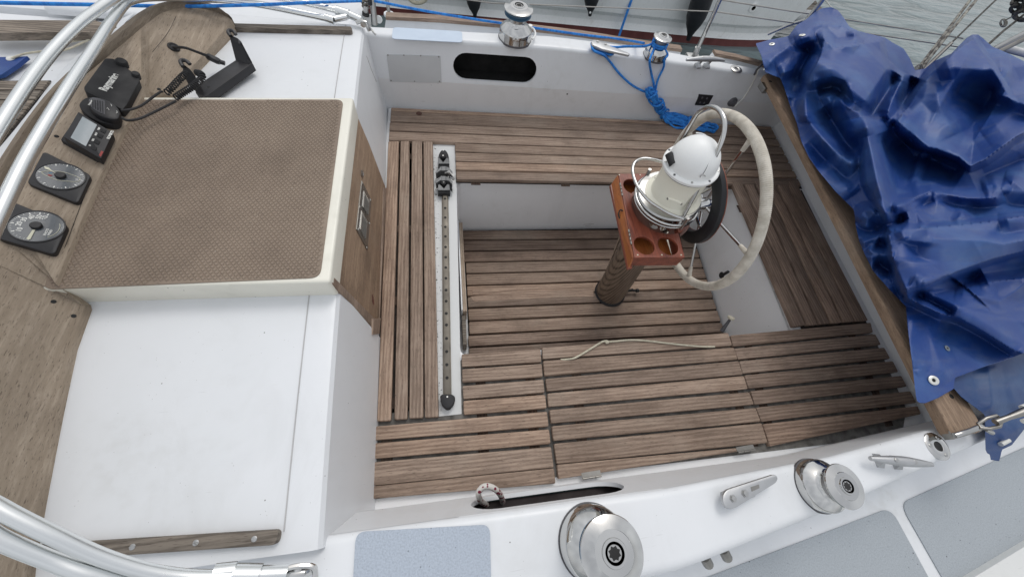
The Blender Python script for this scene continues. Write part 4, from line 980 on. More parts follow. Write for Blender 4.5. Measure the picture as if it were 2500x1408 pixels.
pp = px_poly(zo([(900, 400), (980, 430), (1060, 465), (1050, 480), (960, 470), (890, 430)], (1200, 0), 3.571), zz + .01)
MB().prism(pp, zz - .004, zz + .035, .002).build('cleat_base', M['alucast'], c2)
for x, y in ((925, 365), (995, 388)):
    MB().lathe([(.008, 0), (.007, .004), (.0004, .0045)], P(*zo([(x, y)], (1200, 0), 3.571)[0], zz + .045), (0, 0, 1), 6).build('bolt', M['steel'], c2)
def horn(p0, p1, feet, label, zt_):
    c = empty('horn_cleat', tuple((p0 + p1) / 2 - Vector((0, 0, .04))), label, 'cleat', 'horn cleats'); m = (p0 + p1) / 2; d = (p1 - p0)
    pts = [p0 + d * t + Vector((0, 0, -.008 * (2 * t - 1) ** 2 + .002)) for t in np.linspace(0, 1, 13)]
    MB().tube(pts, [.0065 + .0085 * (1 - abs(2 * t - 1) ** 1.5) for t in np.linspace(0, 1, 13)], 12).build('horn_bar', M['alucast'], c)
    for t in feet:
        b = p0 + d * t; nn = Vector((-d.y, d.x, 0)).normalized()
        mb = MB(); q = [b + nn * .020 + d.normalized() * .012, b - nn * .020 + d.normalized() * .012, b - nn * .020 - d.normalized() * .012, b + nn * .020 - d.normalized() * .012]
        base = [(x.x, x.y, zt_ - .004) for x in q]; mid = [(b + (x - b) * .42) for x in q]; topq = [(b + (x - b) * .6) for x in q]
        vs = base + [(x.x, x.y, zt_ + .005) for x in q] + [(x.x, x.y, zt_ + .018) for x in mid] + [(x.x, x.y, b.z - .002) for x in topq]
        mb.add(vs, [(4 * k + i, 4 * k + (i + 1) % 4, 4 * k + 4 + (i + 1) % 4, 4 * k + 4 + i) for k in range(3) for i in range(4)]); mb.build('foot', M['alucast'], c)
        screw(b + Vector((0, 0, .0135)), (0, 0, 1), .007, c)
    return c
zq = ztop(1.35)
horn(P(2129, 1118, zq + .045), P(2280, 1133, zq + .045), (.32, .62), 'two footed horn cleat aft of the small near winch', zq)
horn(P(1677, 144, zq + .04), P(1770, 146, zq + .04), (.38, .62), 'two footed horn cleat at the stanchion foot on the far coaming', zq)
def deckplate(u, v, R, label, screws=True):
    p = onco(u, v); f = empty('deck_filler', tuple(p), label, 'deck filler', 'round deck fillers')
    MB().lathe([(R, 0), (R, .003), (R * .9, .0055), (R * .42, .007), (R * .36, .006), (R * .34, .003)], p, (0, 0, 1), 40).build('flange', M['chrome'] if screws else M['steel'], f)
    MB().lathe([(R * .34, .0035), (.0004, .0036)], p, (0, 0, 1), 24).build('filler_hole', M['seam'] if screws else M['rubber_grey'], f)
    if screws:
        for a in (60, 170, 290): screw(p + Vector((math.cos(math.radians(a)) * R * .68, math.sin(math.radians(a)) * R * .68, .006)), (0, 0, 1), .006, f)
deckplate(2286, 1089, .043, 'round chrome deck filler with an open dark hole near the blue tarpaulin')
deckplate(1797, 170, .036, 'round steel deck filler on the far coaming beside the white cable', False)
# far coaming wall: inspection plate, socket plate, plug
def fwall(u, v, off=0):
    y = 1.945
    for _ in range(3):
        p = PY(u, v, y); x = p.x; yb = interp(x, [-.4, 1.2, 2.2, 2.9], [1.945, 1.945, 1.93, 1.84]); yi = interp(x, FX, FI); zt_ = interp(x, FX, FZ)
        y = yb + .014 - .018 * min(1, max(0, (p.z - .42) / .19)) + (yi - yb + .004) * min(1, max(0, (p.z - .61) / (zt_ - .61)))
    return PY(u, v, y - off)
ip = empty('inspection_plate', tuple(fwall(1010, 168)), 'pale rectangular access panel screwed to the far cockpit side', 'access panel')
q = [fwall(u, v, .0) for u, v in ((944, 133), (1075, 137), (1078, 202), (952, 199))]; nn = Vector((0, -1, .12)).normalized()
mb = MB(); mb.add([p + nn * .004 for p in q] + [p - nn * .004 for p in q], [(0, 1, 2, 3), (0, 4, 5, 1), (1, 5, 6, 2), (2, 6, 7, 3), (3, 7, 4, 0)]); mb.build('panel', M['nonslip_far'] if 0 else mat_plain('dull_aluminium_panel', (.56, .57, .58), .45, var=.12, vscale=5), ip, smooth=False)
for u, v in ((947, 135), (986, 135.5), (1027, 136.5), (1071, 139), (1073, 199), (955, 197), (1012, 199)): screw(fwall(u, v, .004), nn, .0035, ip, mat=M['steel_old'])
sp_ = empty('speaker_socket_plate', tuple(fwall(1720, 244)), 'black square instrument socket plate on the far cockpit side near the wheel', 'socket plate')
q = [fwall(u, v, 0) for u, v in ((1706, 230), (1741, 233), (1727, 258), (1696, 256))]
mb = MB(); mb.add([p + nn * .005 for p in q] + [p - nn * .003 for p in q], [(0, 1, 2, 3), (0, 4, 5, 1), (1, 5, 6, 2), (2, 6, 7, 3), (3, 7, 4, 0)]); mb.build('plate', M['black'], sp_, smooth=False)
for u, v in ((1714.5, 239), (1726, 240.5), (1709, 250.5), (1719, 251.5)): MB().lathe([(.0065, 0), (.006, .002), (.0004, .002)], fwall(u, v, .0055), nn, 14).build('socket', M['rubber_grey'], sp_)
pg = empty('cable_plug', tuple(fwall(1788, 249)), 'round dark plug on the far cockpit side with a thin white cable', 'plug')
c = fwall(1788, 249, .0); MB().lathe([(.029, -.004), (.029, .004), (.022, .012), (.016, .014), (.016, .03), (.0004, .032)], c, (-.1, -1, .1), 28).build('plug_body', M['rubber_grey'], pg)
MB().tube(catmull([c + Vector((.012, -.03, -.01)), PY(1800, 254, 1.90), PY(1815, 240, 1.93), PY(1835, 208, 1.94), PY(1850, 175, 1.93), P(1862, 158, .83), P(1880, 148, .86)], 8), .0042, 8).build('cable', M['white'], pg)
MB().tube(catmull([P(1842, 182, ztop(1.8)), P(1850, 168, .84), P(1866, 155, .86), P(1890, 142, .88)], 6), .006, 8).build('grey_hose', M['rubber_grey'], pg)
# small screw hole in the far wall
c = fwall(1385, 230, .0005); o = MB().lathe([(.006, -.002), (.004, .0006), (.0004, .0002)], c, (0, -1, .02), 14).build('screw_hole', M['seam'], boat)
# bolts under the near coaming
for k, ((u0, v0), (u1, v1), lab) in enumerate((((1712, 1345), (1729, 1376), 'left grey pipe stub under the near coaming'), ((1757, 1325), (1775, 1360), 'right grey pipe stub under the near coaming'))):
    a, b = P(u0, v0, .70), P(u1, v1, .66); s_ = empty('pipe_stub', tuple(a), lab + ', beside the non-slip panel', 'pipe stub', 'pipe stubs under the near coaming')
    MB().tube([a + (a - b) * .3, a.lerp(b, .45)], .011, 14).build('sleeve', M['steel'], s_); MB().tube([a.lerp(b, .4), b], .015, 14).build('nut', M['steel_old'], s_)
# recess on the forward side of the stern bench, ignition knob hole, white knob
o = MB().lathe([(.0004, .001), (.018, .001), (.022, -.003)], PX(1762, 672, 1.655) + Vector((-.004, 0, 0)), (-1, 0, 0), 20); k_ = o.build('ignition_recess', M['seam'])
tag(k_, 'dark round recess with a small lever in the aft wall of the cockpit well', 'recess')
MB().tube([PX(1760, 674, 1.63), PX(1778, 663, 1.62)], .009, 8).build('lever', M['blackm'], k_)
kb = empty('pull_knob', tuple(P(1768, 808, .3)), 'cream round pull knob on a grey stem at the near aft corner of the well', 'knob')
a = P(1782, 780, .26); b = P(1762, 808, .2)
MB().tube([b, a], [.011, .007], 10).build('stem', M['rubber_grey'], kb); MB().lathe([(.0004, .002), (.016, .004), (.019, .012), (.017, .018), (.010, .019), (.0004, .017)], a, (a - b), 24).build('knob', M['offwhite'], kb)
# rope loop hanging out of the near locker mouth
o = MB().tube(catmull([P(u, v, z) for u, v, z in ((1192, 1232, .60), (1174, 1222, .66), (1168, 1204, .70), (1176, 1190, .71), (1192, 1186, .71), (1210, 1194, .70), (1222, 1208, .67), (1228, 1228, .60), (1226, 1250, .55))], 6), .0085, 12).build('rope_loop', M['rope_fleck']); tag(o, 'white rope loop flecked with red hanging out of the near locker mouth', 'rope')
# ================================================================== instrument board (curved teak windbreak)
inner = [((567, 50), .895), ((540, 85), .895), ((508, 122), .895), ((470, 164), .897), ((422, 230), .90), ((364, 226), .93), ((345, 240), .965), ((300, 322), .967), ((240, 442), .968), ((190, 562), .968), ((136, 694), .966), ((206, 748), .895), ((176, 850), .884), ((142, 1000), .878), ((90, 1240), .870), ((60, 1390), .866), ((40, 1520), .864)]
faceo = [((560, 44), .90), ((520, 27), .915), ((480, 19), .935), ((440, 20), .955), ((396, 32), .975), ((367, 52), .99), ((343, 71), 1.0), ((267, 135), 1.01), ((160, 228), 1.02), ((80, 335), 1.03), ((0, 470), 1.035), ((-60, 620), 1.035), ((-120, 780), 1.035), ((-170, 960), 1.03), ((-210, 1180), 1.02), ((-235, 1380), 1.01), ((-250, 1500), 1.0)]
rimo = [((567, 47), .897), ((528, 18), .925), ((480, 5), .948), ((432, 5), .968), ((380, 16), .988), ((345, 34), 1.0), ((318, 54), 1.01), ((246, 115), 1.02), ((138, 212), 1.03), ((52, 322), 1.04), ((-30, 455), 1.045), ((-92, 605), 1.045), ((-155, 765), 1.045), ((-205, 950), 1.04), ((-245, 1175), 1.03), ((-270, 1380), 1.02), ((-285, 1500), 1.01)]
IN = [P(*p, z) for p, z in inner]; FO = [P(*p, z) for p, z in faceo]; RO = [P(*p, z) for p, z in rimo]
ib = empty('instrument_board', (-1.1, .9, .95), 'broad curved weathered teak board across the cabin top carrying the instruments', 'instrument board')
def dens(L, n=4):
    out = []
    for i in range(len(L) - 1):
        for k in range(n): out.append(L[i].lerp(L[i + 1], k / n))
    return out + [L[-1]]
FOs, ROs = catmull(FO, 4), catmull(RO, 4); INs = dens(IN)
mb = MB(); vs = []; m = 6
for a, b, c in zip(INs, FOs, ROs):
    d = (b - a).normalized()
    vs += [a + Vector((0, 0, -.06)) - d * .004, a + Vector((0, 0, -.003)), a + d * .003, b - d * .002, b, b + Vector((0, 0, -.02))]
mb.add(vs, [(i * m + k, i * m + k + 1, (i + 1) * m + k + 1, (i + 1) * m + k) for i in range(len(INs) - 1) for k in range(m - 1)])
mb.build('face_board', M['teakboard'], ib, angle=30)
mb = MB(); vs = []
for b, c in zip(FOs, ROs):
    vs += [b + Vector((0, 0, -.004)), b + Vector((.0, 0, .010)), b.lerp(c, .25) + Vector((0, 0, .016)), c + Vector((0, 0, .006)), c + (c - b) * .1 + Vector((0, 0, -.10))]
m = 5; mb.add(vs, [(i * m + k, i * m + k + 1, (i + 1) * m + k + 1, (i + 1) * m + k) for i in range(len(FOs) - 1) for k in range(m - 1)])
mb.build('top_rim', mat_teak('grey_teak_crosswise', 1, (158, 146, 130), (124, 112, 98), stain=.4, figure=.2), ib, angle=40)
def bp(u, v, off=0.0):
    """point on the board face seen at a pixel, with the local face normal"""
    best = None; o = Vector((0, 0, CZ)); d = Vector(ray(u, v))
    for i in range(len(INs) - 1):
        for tri in ((INs[i], FOs[i], FOs[i + 1]), (INs[i], FOs[i + 1], INs[i + 1])):
            n = (tri[1] - tri[0]).cross(tri[2] - tri[0])
            if n.length < 1e-9: continue
            n.normalize(); t = (tri[0] - o).dot(n) / d.dot(n); q = o + d * t
            c = (tri[0] + tri[1] + tri[2]) / 3; dist = (q - c).length
            if best is None or dist < best[0]: best = (dist, q, n if n.z > 0 else -n)
    return best[1] + best[2] * off, best[2]
# drilled holes and a long crack
for u, v in ((388, 218), (131, 736), (180, 771), (138, 333)):
    q, n = bp(u, v, .0008); MB().lathe([(.0055, -.002), (.0045, .0004), (.0004, .0002)], q, n, 12).build('drilled_hole', M['seam'], ib)
for L in ([(430, 40), (410, 80), (372, 128)], [(222, 440), (190, 520), (160, 600), (128, 672)]):
    MB().tube(catmull([bp(u, v, .0004)[0] for u, v in L], 6), .0006, 5).build('crack', M['seam'], ib)
q0, n0 = bp(424, 117, .001)
o = empty('cable_gland', tuple(q0), 'black gland with two short cables and a plug near the top of the board', 'cable')
MB().lathe([(.019, 0), (.018, .005), (.012, .007), (.009, .004), (.0004, .003)], q0, n0, 24).build('gland', M['blackm'], o)
for dz in (0, .008):
    MB().tube(catmull([q0, P(438, 116, .955 + dz), P(455, 118, .96 + dz), P(480, 127, .95 + dz), P(507, 138 - dz * 200, .925 + dz)], 6), .0045, 8).build('cable', M['blackm'], o)
a, b = P(505, 137, .925), P(537, 152, .91); pp_ = MB().tube([a, a.lerp(b, .1), a.lerp(b, .8), b], [.009, .012, .012, .010], 8).build('plug', M['black'], o)
MB().tube([P(538, 152, .912), P(549, 155, .908)], .008, 8).build('plug_tip', M['black'], pp_)
# instruments on the face
gm = (bp(90, 556)[1] + bp(145, 432)[1] + bp(210, 330)[1]).normalized()
def inst_plane(u, v, off=0): q, _ = bp(u, v); return (q + gm * off, gm)
def gauge(px, ctr, rad, label, boatface):
    pl = inst_plane(*ctr)
    g = empty('wind_gauge', tuple(pl[0]), label, 'gauge', 'round dial gauges on the teak board')
    q = [RP(u, v, (pl[0] + gm * .014, gm)) for u, v in px]
    ex = ((q[0] - q[3]) + (q[1] - q[2])).normalized(); ex = Vector((0, 1, 0)); ex = (ex - gm * ex.dot(gm)).normalized(); ey = gm.cross(ex)   # ex to starboard, ey up the board
    c = RP(*ctr, (pl[0] + gm * .014, gm)); m = basis(c, ex, ey); im = m.inverted()
    poly = [tuple((im @ p)[:2]) for p in q]
    MB().prism(round_poly(poly, .012, 5), -.016, 0, .003, m).build('case', M['black'], g)
    MB().lathe([(rad * 1.06, -.001), (rad * 1.06, .002), (rad * 1.0, .0026), (rad * .99, .0006)], c, gm, 48).build('bezel', M['black'], g)
    dl = MB().lathe([(rad, .0002), (rad, .0012), (.0004, .0013)], c, gm, 48).build('dial', M['dial'], g)
    kb_ = MB().lathe([(.0105, .001), (.0105, .007), (.009, .009), (.0004, .0092)], c, gm, 24).build('centre_knob', M['black'], g)
    def P2(a, r, h=.0016): return m @ Vector((math.cos(a) * r, math.sin(a) * r, h))
    def tick(a, r0, r1, w, mat='white', par=dl):
        a_ = math.radians(a); d = Vector((-math.sin(a_), math.cos(a_), 0)) * w / 2; p0, p1 = Vector((math.cos(a_) * r0, math.sin(a_) * r0, .0017)), Vector((math.cos(a_) * r1, math.sin(a_) * r1, .0017))
        return MB().add([m @ (p0 - d), m @ (p0 + d), m @ (p1 + d), m @ (p1 - d)], [(0, 1, 2, 3)])
    allt = MB()
    def addt(x): allt.add(x.v, x.f)
    if boatface:
        for k in range(36):
            a = k * 10; big = k % 3 == 0; addt(tick(a, rad * (.82 if big else .90), rad * .95, .0022 if big else .0008))
        L = [(0, .80), (-.16, .62), (-.30, .25), (-.33, -.1), (-.22, -.62), (-.12, -.80), (.12, -.80), (.22, -.62), (.33, -.1), (.30, .25), (.16, .62), (0, .80)]
        pts = [m @ Vector((x * rad, y * rad, .0018)) for x, y in L]; MB().tube(catmull(pts[:5], 4) + [pts[5], pts[6]] + catmull(pts[7:], 4), .0007, 5).build('boat_outline', M['creamprint'], dl)
        addt(tick(270, rad * .62, rad * .74, .0018))
        nd = MB(); a = math.radians(62); d = Vector((-math.sin(a), math.cos(a), 0)); e = Vector((math.cos(a), math.sin(a), 0))
        nd.add([m @ (e * .01 + d * .0006 + Vector((0, 0, .0025))), m @ (e * .01 - d * .0006 + Vector((0, 0, .0025))), m @ (e * rad * .55 - d * .001 + Vector((0, 0, .0025))), m @ (e * rad * .78 - d * .004 + Vector((0, 0, .0025))), m @ (e * rad * .95 + Vector((0, 0, .0025))), m @ (e * rad * .78 + d * .004 + Vector((0, 0, .0025))), m @ (e * rad * .55 + d * .001 + Vector((0, 0, .0025)))], [tuple(range(7))])
        nd.build('needle', M['creamprint'], g, smooth=False)
        b1 = MB(); b1.add([m @ Vector((x * rad, y * rad, .0019)) for x, y in ((.02, .52), (.08, .50), (.14, .38), (.08, .40))], [(0, 1, 2, 3)]); b1.build('blue_mark', M['blueprint'], dl, smooth=False)
        b1 = MB(); b1.add([m @ Vector((x * rad, y * rad, .0019)) for x, y in ((-.14, .52), (-.05, .48), (-.08, .30), (-.18, .38))], [(0, 1, 2, 3)]); b1.build('red_mark', M['redprint'], dl, smooth=False)
    else:
        sc = [(0, 180), (10, 128), (20, 92), (30, 62), (40, 34), (50, 10), (60, -10)]
        for v_, a in sc: addt(tick(a, rad * .80, rad * .93, .0024))
        for i in range(6):
            for k in range(1, 5 if i < 3 else 2): t = k / (5 if i < 3 else 2); addt(tick(sc[i][1] * (1 - t) + sc[i + 1][1] * t, rad * .86, rad * .93, .0008))
        for v_, a in sc[1:]:
            a_ = math.radians(a); T = text_mb(str(v_), .0125, m @ Matrix.Translation((math.cos(a_) * rad * .62, math.sin(a_) * rad * .62, .0018)), .0002, .0003); allt.add(T.v, T.f)
        T = text_mb('KNOTS\nWIND', .0062, m @ Matrix.Translation((-rad * .28, -rad * .52, .0018)), .0002, .0002); allt.add(T.v, T.f)
        nd = MB(); nd.add([m @ Vector((x, y, .0028)) for x, y in ((-.012, .0022), (-.012, -.0022), (-rad * .88, -.0032), (-rad * .93, 0), (-rad * .88, .0032))], [(0, 1, 2, 3, 4)]); nd.build('needle', M['creamprint'], g, smooth=False)
        arc = [m @ Vector((math.cos(math.radians(a)) * rad * .84, math.sin(math.radians(a)) * rad * .84, .0018)) for a in range(225, 300, 6)]; MB().tube(arc, .0006, 5).build('printed_arc', M['creamprint'], dl)
    allt.build('dial_marks', M['white'], dl, smooth=False)
    return g
gauge([(106, 368), (223, 427), (190, 497), (64, 447)], (149, 431), .0440, 'black square gauge with a boat outline on its dial, above the speed dial', True)
gauge([(30, 491), (166, 548), (133, 622), (-12, 580)], (90, 553), .0455, 'black square wind speed gauge numbered 10 to 60, lowest on the teak board', False)
# navigation display
pl = inst_plane(212, 330); nd_ = empty('display_unit', tuple(pl[0]), 'black instrument with a pale rectangular screen and a row of small buttons', 'display')
zr = lambda L: [(130 + x / 5.214, 130 + y / 5.214) for x, y in L]
def onpl(px, off, pl=None): pl = pl or plc; return [RP(u, v, (pl[0] + gm * off, gm)) for u, v in px]
plc = pl
def islab(px, off, th, name, mat, parent, ch=.002, r=.004):
    q = onpl(px, off); ex = Vector((0, 1, 0)); ex = (ex - gm * ex.dot(gm)).normalized(); m = basis(q[0], ex, gm.cross(ex)); im = m.inverted()
    poly = [tuple((im @ p)[:2]) for p in q]
    if r: poly = round_poly(poly, r, 4)
    return MB().prism(poly, -th, 0, ch, m).build(name, mat, parent)
H = .034
islab(zr([(318, 742), (762, 1010), (606, 1342), (128, 1062)]), H, .026, 'case', M['black'], nd_)
islab(zr([(300, 800), (740, 1040), (560, 1360), (90, 1100)]), H - .02, .02, 'back_case', M['blackm'], nd_)
islab(zr([(372, 806), (556, 912), (414, 1184), (220, 1076)]), H + .0008, .001, 'screen', M['screen'], nd_, 0, .001)
for L in ([(602, 960), (646, 984), (612, 1022), (572, 1000)],): pass
for (x, y) in ((640, 975), (600, 1040), (560, 1118), (520, 1195)):
    L = [(x - 24, y - 30), (x + 40, y + 2), (x + 16, y + 46), (x - 46, y + 14)]
    b_ = islab(zr(L), H + .002, .003, 'button', M['blackm'], nd_, .0008, .002)
ex_ = Vector((0, 1, 0)); ex_ = (ex_ - gm * ex_.dot(gm)).normalized(); ey_ = gm.cross(ex_)
lab_ = MB()
def ptext(txt, x, y, size, off, par, rot=0, mat='white', bold=.0003, align='CENTER'):
    c = onpl(zr([(x, y)]), off)[0]; m = basis(c, ex_, ey_) @ Matrix.Rotation(rot, 4, 'Z'); T = text_mb(txt, size, m, .0002, bold, align); return T
for txt, x, y, s_ in (('DISP', 582, 962, .0055), ('MOB', 546, 1030, .0055), ('GPS', 508, 1105, .0055), ('O', 468, 1174, .0055), ('ROBERTS', 728, 1040, .0085)):
    T = ptext(txt, x, y, s_, H + .0012, nd_, rot=.0); lab_.add(T.v, T.f)
lab_.build('lettering', M['white'], nd_, smooth=False)
islab(zr([(612, 1240), (640, 1255), (604, 1318), (580, 1300)]), H + .0006, .001, 'red_label', M['redprint'], nd_, 0, 0)
# plotter under its soft black cover
plc = inst_plane(262, 200); cv = empty('instrument_cover', tuple(plc[0]), 'soft black sun cover printed with a white maker name, uppermost on the teak board', 'cover')
b1 = zr([(655, 62), (760, 66), (850, 110), (960, 205), (1085, 290), (1102, 345), (935, 660), (880, 720), (400, 480), (385, 430), (600, 140)])
islab(b1, .030, .030, 'cover_body', M['blackm'], cv, .003, .006)
for (x, y, r_, h_) in ((885, 165, .0155, .040), (1065, 318, .011, .038)):
    c = onpl(zr([(x, y)]), .02)[0]; MB().lathe([(r_, 0), (r_ * .98, h_ * .42), (r_ * .8, h_ * .52), (.0004, h_ * .54)], c, gm, 24).build('knob_bulge', M['blackm'], cv)
q1, q2 = onpl(zr([(640, 465), (790, 275)]), .0305); dirv = (q2 - q1); L_ = dirv.length * 1.08; mt = basis((q1 + q2) / 2, dirv, gm.cross(dirv))
T = text_mb('Raymarine', 1.0, Matrix.Identity(4), 0, .012); w_ = max(p[0] for p in T.v) - min(p[0] for p in T.v); sc_ = L_ / w_
T = text_mb('Raymarine', sc_ * 1.0, mt @ Matrix.Diagonal((1, 1.25, 1, 1)), .0004, .0006); T.build('printed_name', M['white'], cv, smooth=False)
# fist microphone
plc = inst_plane(242, 262); mc = empty('handset', tuple(plc[0]), 'oval black radio handset with ribbed speaker lying between cover and display', 'handset')
b1 = zr([(375, 560), (440, 528), (540, 530), (700, 580), (820, 660), (868, 760), (850, 860), (790, 885), (620, 860), (470, 790), (360, 690), (325, 620)])
islab([(u - 1, v + 5) for u, v in b1], .022, .022, 'clip_base', M['blackm'], mc, .004, .008)
b1 = zr([(440, 560), (500, 543), (600, 560), (740, 610), (830, 690), (862, 770), (830, 835), (760, 840), (620, 810), (500, 740), (430, 640)])
islab(b1, .042, .022, 'handset_body', M['black'], mc, .008, .010)
islab(zr([(450, 590), (500, 562), (580, 575), (660, 605), (658, 780), (560, 740), (480, 680)]), .0428, .002, 'speaker_panel', M['rubber_grey'], mc, .0006, .004)
for k in range(5):
    x = 500 + k * 32; a, b = onpl(zr([(x, 590 + k * 6), (x + 4, 690 + k * 18)]), .0435); MB().tube([a, b], .0011, 6).build('rib', M['black'], mc)
T = ptext('Raymarine', 475, 628, .0055, .0436, mc, rot=.0); T.build('printed_name', M['white'], mc, smooth=False)
for L in ([(682, 705), (692, 694), (694, 722)], ):
    pass
for pts_ in ([(680, 706), (690, 693), (712, 724)], [(800, 765), (815, 760), (808, 735)], [(730, 650), (742, 660), (744, 676)]):
    MB().tube(onpl(zr(pts_), .0432), .0007, 5).build('arrow_mark', M['white'], mc)
# curly cord and holder
def coil(path, r, turns, wr, cable):
    pts = catmull(path, 20); N = turns * 12; out = []
    cum = [0]
    for i in range(1, len(pts)): cum.append(cum[-1] + (pts[i] - pts[i - 1]).length)
    u = None
    for k in range(N + 1):
        s_ = cum[-1] * k / N; i = min(max(0, int(np.searchsorted(cum, s_)) - 1), len(pts) - 2); t = (s_ - cum[i]) / max(1e-9, cum[i + 1] - cum[i])
        p = pts[i].lerp(pts[i + 1], t); T = (pts[i + 1] - pts[i]).normalized()
        if u is None: u = frame_of(T)[1]
        u = (u - T * u.dot(T)).normalized(); w = T.cross(u); a = 2 * math.pi * k / 12
        out.append(p + (u * math.cos(a) + w * math.sin(a)) * r)
    return out
cd = empty('curly_cord', tuple(P(430, 215, .98)), 'black curly microphone cord looping over a hook above the hatch', 'cord')
zt2 = lambda L: [(380 + x / 6.704, 50 + y / 6.704) for x, y in L]
MB().tube(catmull([P(296, 270, 1.02), P(318, 268, 1.01), P(345, 258, .99), P(370, 240, .985), P(390, 226, .985), P(398, 224, .985)], 6), .0036, 8).build('straight_cord', M['blackm'], cd)
MB().tube(catmull([P(296, 287, 1.02), P(312, 294, 1.01), P(340, 290, .99), P(370, 277, .985), P(400, 262, .985), P(430, 247, .985)], 6), .0038, 8).build('straight_cord', M['blackm'], cd)
MB().tube(coil([P(*q, z) for q, z in zip(zt2([(170, 1190), (260, 1110), (350, 1010), (440, 920), (500, 870)]), (.985, .985, .985, .985, .98))], 0.0085, 12, .003, None), .0024, 6).build('coil', M['blackm'], cd)
MB().tube(coil([P(*q, z) for q, z in zip(zt2([(320, 1270), (400, 1215), (520, 1140), (640, 1060), (730, 980), (765, 910), (730, 870), (670, 860)]), (.985, .985, .985, .985, .985, .99, .99, .985))], .0088, 22, .003, None), .0024, 6).build('coil', M['blackm'], cd)
# bracket lying on the cabin top
bk = empty('mounting_bracket', tuple(P(545, 190, .89)), 'black plastic U shaped mounting bracket lying on the white cabin top', 'bracket')
def zslab(px, z, th, name, mat, par, ch=.002):
    return MB().prism(px_poly(px, z), z - th, z, ch).build(name, mat, par)
zb_ = lambda L: zt2(L)
zslab(zb_([(815, 970), (1320, 640), (1500, 640), (1585, 700), (820, 1248), (650, 1180), (640, 1130)]), .915, .03, 'base_bar', M['black'], bk, .003)
for arm, hook in ((([(1320, 640), (1500, 640), (1580, 690), (1400, 350), (1350, 300), (1215, 235)], [.915, .93, .915, .965, .985, .985]), None),):
    px, zs_ = arm; q = [P(*zb_([p])[0], z) for p, z in zip(px, zs_)]; mb = MB(); mb.add(q + [p + Vector((-.003, -.008, -.012)) for p in q], [tuple(range(6)), tuple(range(11, 5, -1))] + [(i, (i + 1) % 6, 6 + (i + 1) % 6, 6 + i) for i in range(6)]); mb.build('arm', M['black'], bk, angle=30)
MB().tube(catmull([P(*zb_([p])[0], z) for p, z in (((1230, 260), .985), ((1190, 200), .99), ((1210, 165), .99), ((1270, 180), .988), ((1310, 235), .982))], 5), .0065, 8).build('hook', M['black'], bk)
q = [P(*zb_([p])[0], z) for p, z in (((430, 700), .985), ((560, 800), .975), ((640, 900), .96), ((780, 1160), .925), ((600, 1060), .925), ((520, 960), .95), ((450, 820), .975))]
mb = MB(); n = len(q); mb.add(q + [p + Vector((-.003, -.008, -.012)) for p in q], [tuple(range(n)), tuple(range(2 * n - 1, n - 1, -1))] + [(i, (i + 1) % n, n + (i + 1) % n, n + i) for i in range(n)]); mb.build('arm', M['black'], bk, angle=30)
MB().tube(catmull([P(*zb_([p])[0], z) for p, z in (((450, 760), .985), ((410, 690), .99), ((430, 655), .99), ((500, 665), .988), ((560, 720), .982))], 5), .0065, 8).build('hook', M['black'], bk)
MB().lathe([(.0055, 0), (.0004, .0005)], P(*zb_([(865, 1090)])[0], .9153), (0, 0, 1), 14).build('bolt_hole', M['seam'], bk)
# ================================================================== sprayhood frame
hp_ = empty('sprayhood_frame', tuple(P(868, 52, .86)), 'pair of folded polished sprayhood hoops lying over the cabin top', 'sprayhood frame')
R1 = .0134
t2 = [P(*p, z) for p, z in (((800, 46), .885), ((740, 33), .90), ((640, 13), .925), ((540, 0), .95), ((430, -6), .99), ((360, -6), 1.03), ((318, 2), 1.055), ((299, 16), 1.07), ((270, 55), 1.09), ((238, 106), 1.11), ((169, 211), 1.14), ((77, 365), 1.16), ((10, 500), 1.165), ((-60, 660), 1.165), ((-110, 850), 1.16), ((-120, 1050), 1.14), ((-90, 1230), 1.10), ((-40, 1290), 1.09), ((20, 1325), 1.07), ((128, 1369), 1.03), ((224, 1404), 1.0), ((330, 1428), .96), ((440, 1428), .93), ((540, 1405), .905))]
t1 = [P(*p, z) for p, z in (((862, 40), .88), ((830, 28), .89), ((700, -2), .93), ((600, -18), .97), ((480, -30), 1.02), ((380, -34), 1.06), ((310, -25), 1.09), ((277, -3), 1.105), ((238, 24), 1.12), ((185, 66), 1.14), ((106, 152), 1.16), ((16, 284), 1.18), ((-80, 450), 1.19), ((-160, 640), 1.19), ((-210, 850), 1.18), ((-190, 1030), 1.15), ((-110, 1170), 1.12), ((0, 1241), 1.09), ((128, 1305), 1.05), ((256, 1362), 1.0), ((384, 1398), .955), ((500, 1408), .92), ((640, 1400), .89))]
MB().tube(catmull(t2, 8), R1, 18).build('hoop_tube', M['alu'], hp_); MB().tube(catmull(t1, 8), R1, 18).build('hoop_tube', M['alu'], hp_)
def endfit(L, name='end_fitting'):
    for (a, b, r_, nm) in L: MB().tube([P(*a[:2], a[2]), P(*b[:2], b[2])], r_, 18).build(nm, M['alu'], hp_)
endfit([((820, 26, .89), (852, 36, .882), .020, 'clamp_sleeve'), ((854, 37, .882), (882, 50, .872), .0165, 'tube_end'), ((793, 43, .887), (815, 50, .88), .0165, 'tube_end'), ((815, 48, .885), (845, 42, .882), .013, 'clamp_lug')])
endfit([((572, 1402, .90), (636, 1402, .89), .0205, 'clamp_sleeve'), ((638, 1401, .89), (700, 1398, .875), .0165, 'tube_end'), ((522, 1398, .91), (575, 1392, .90), .0165, 'tube_end')])
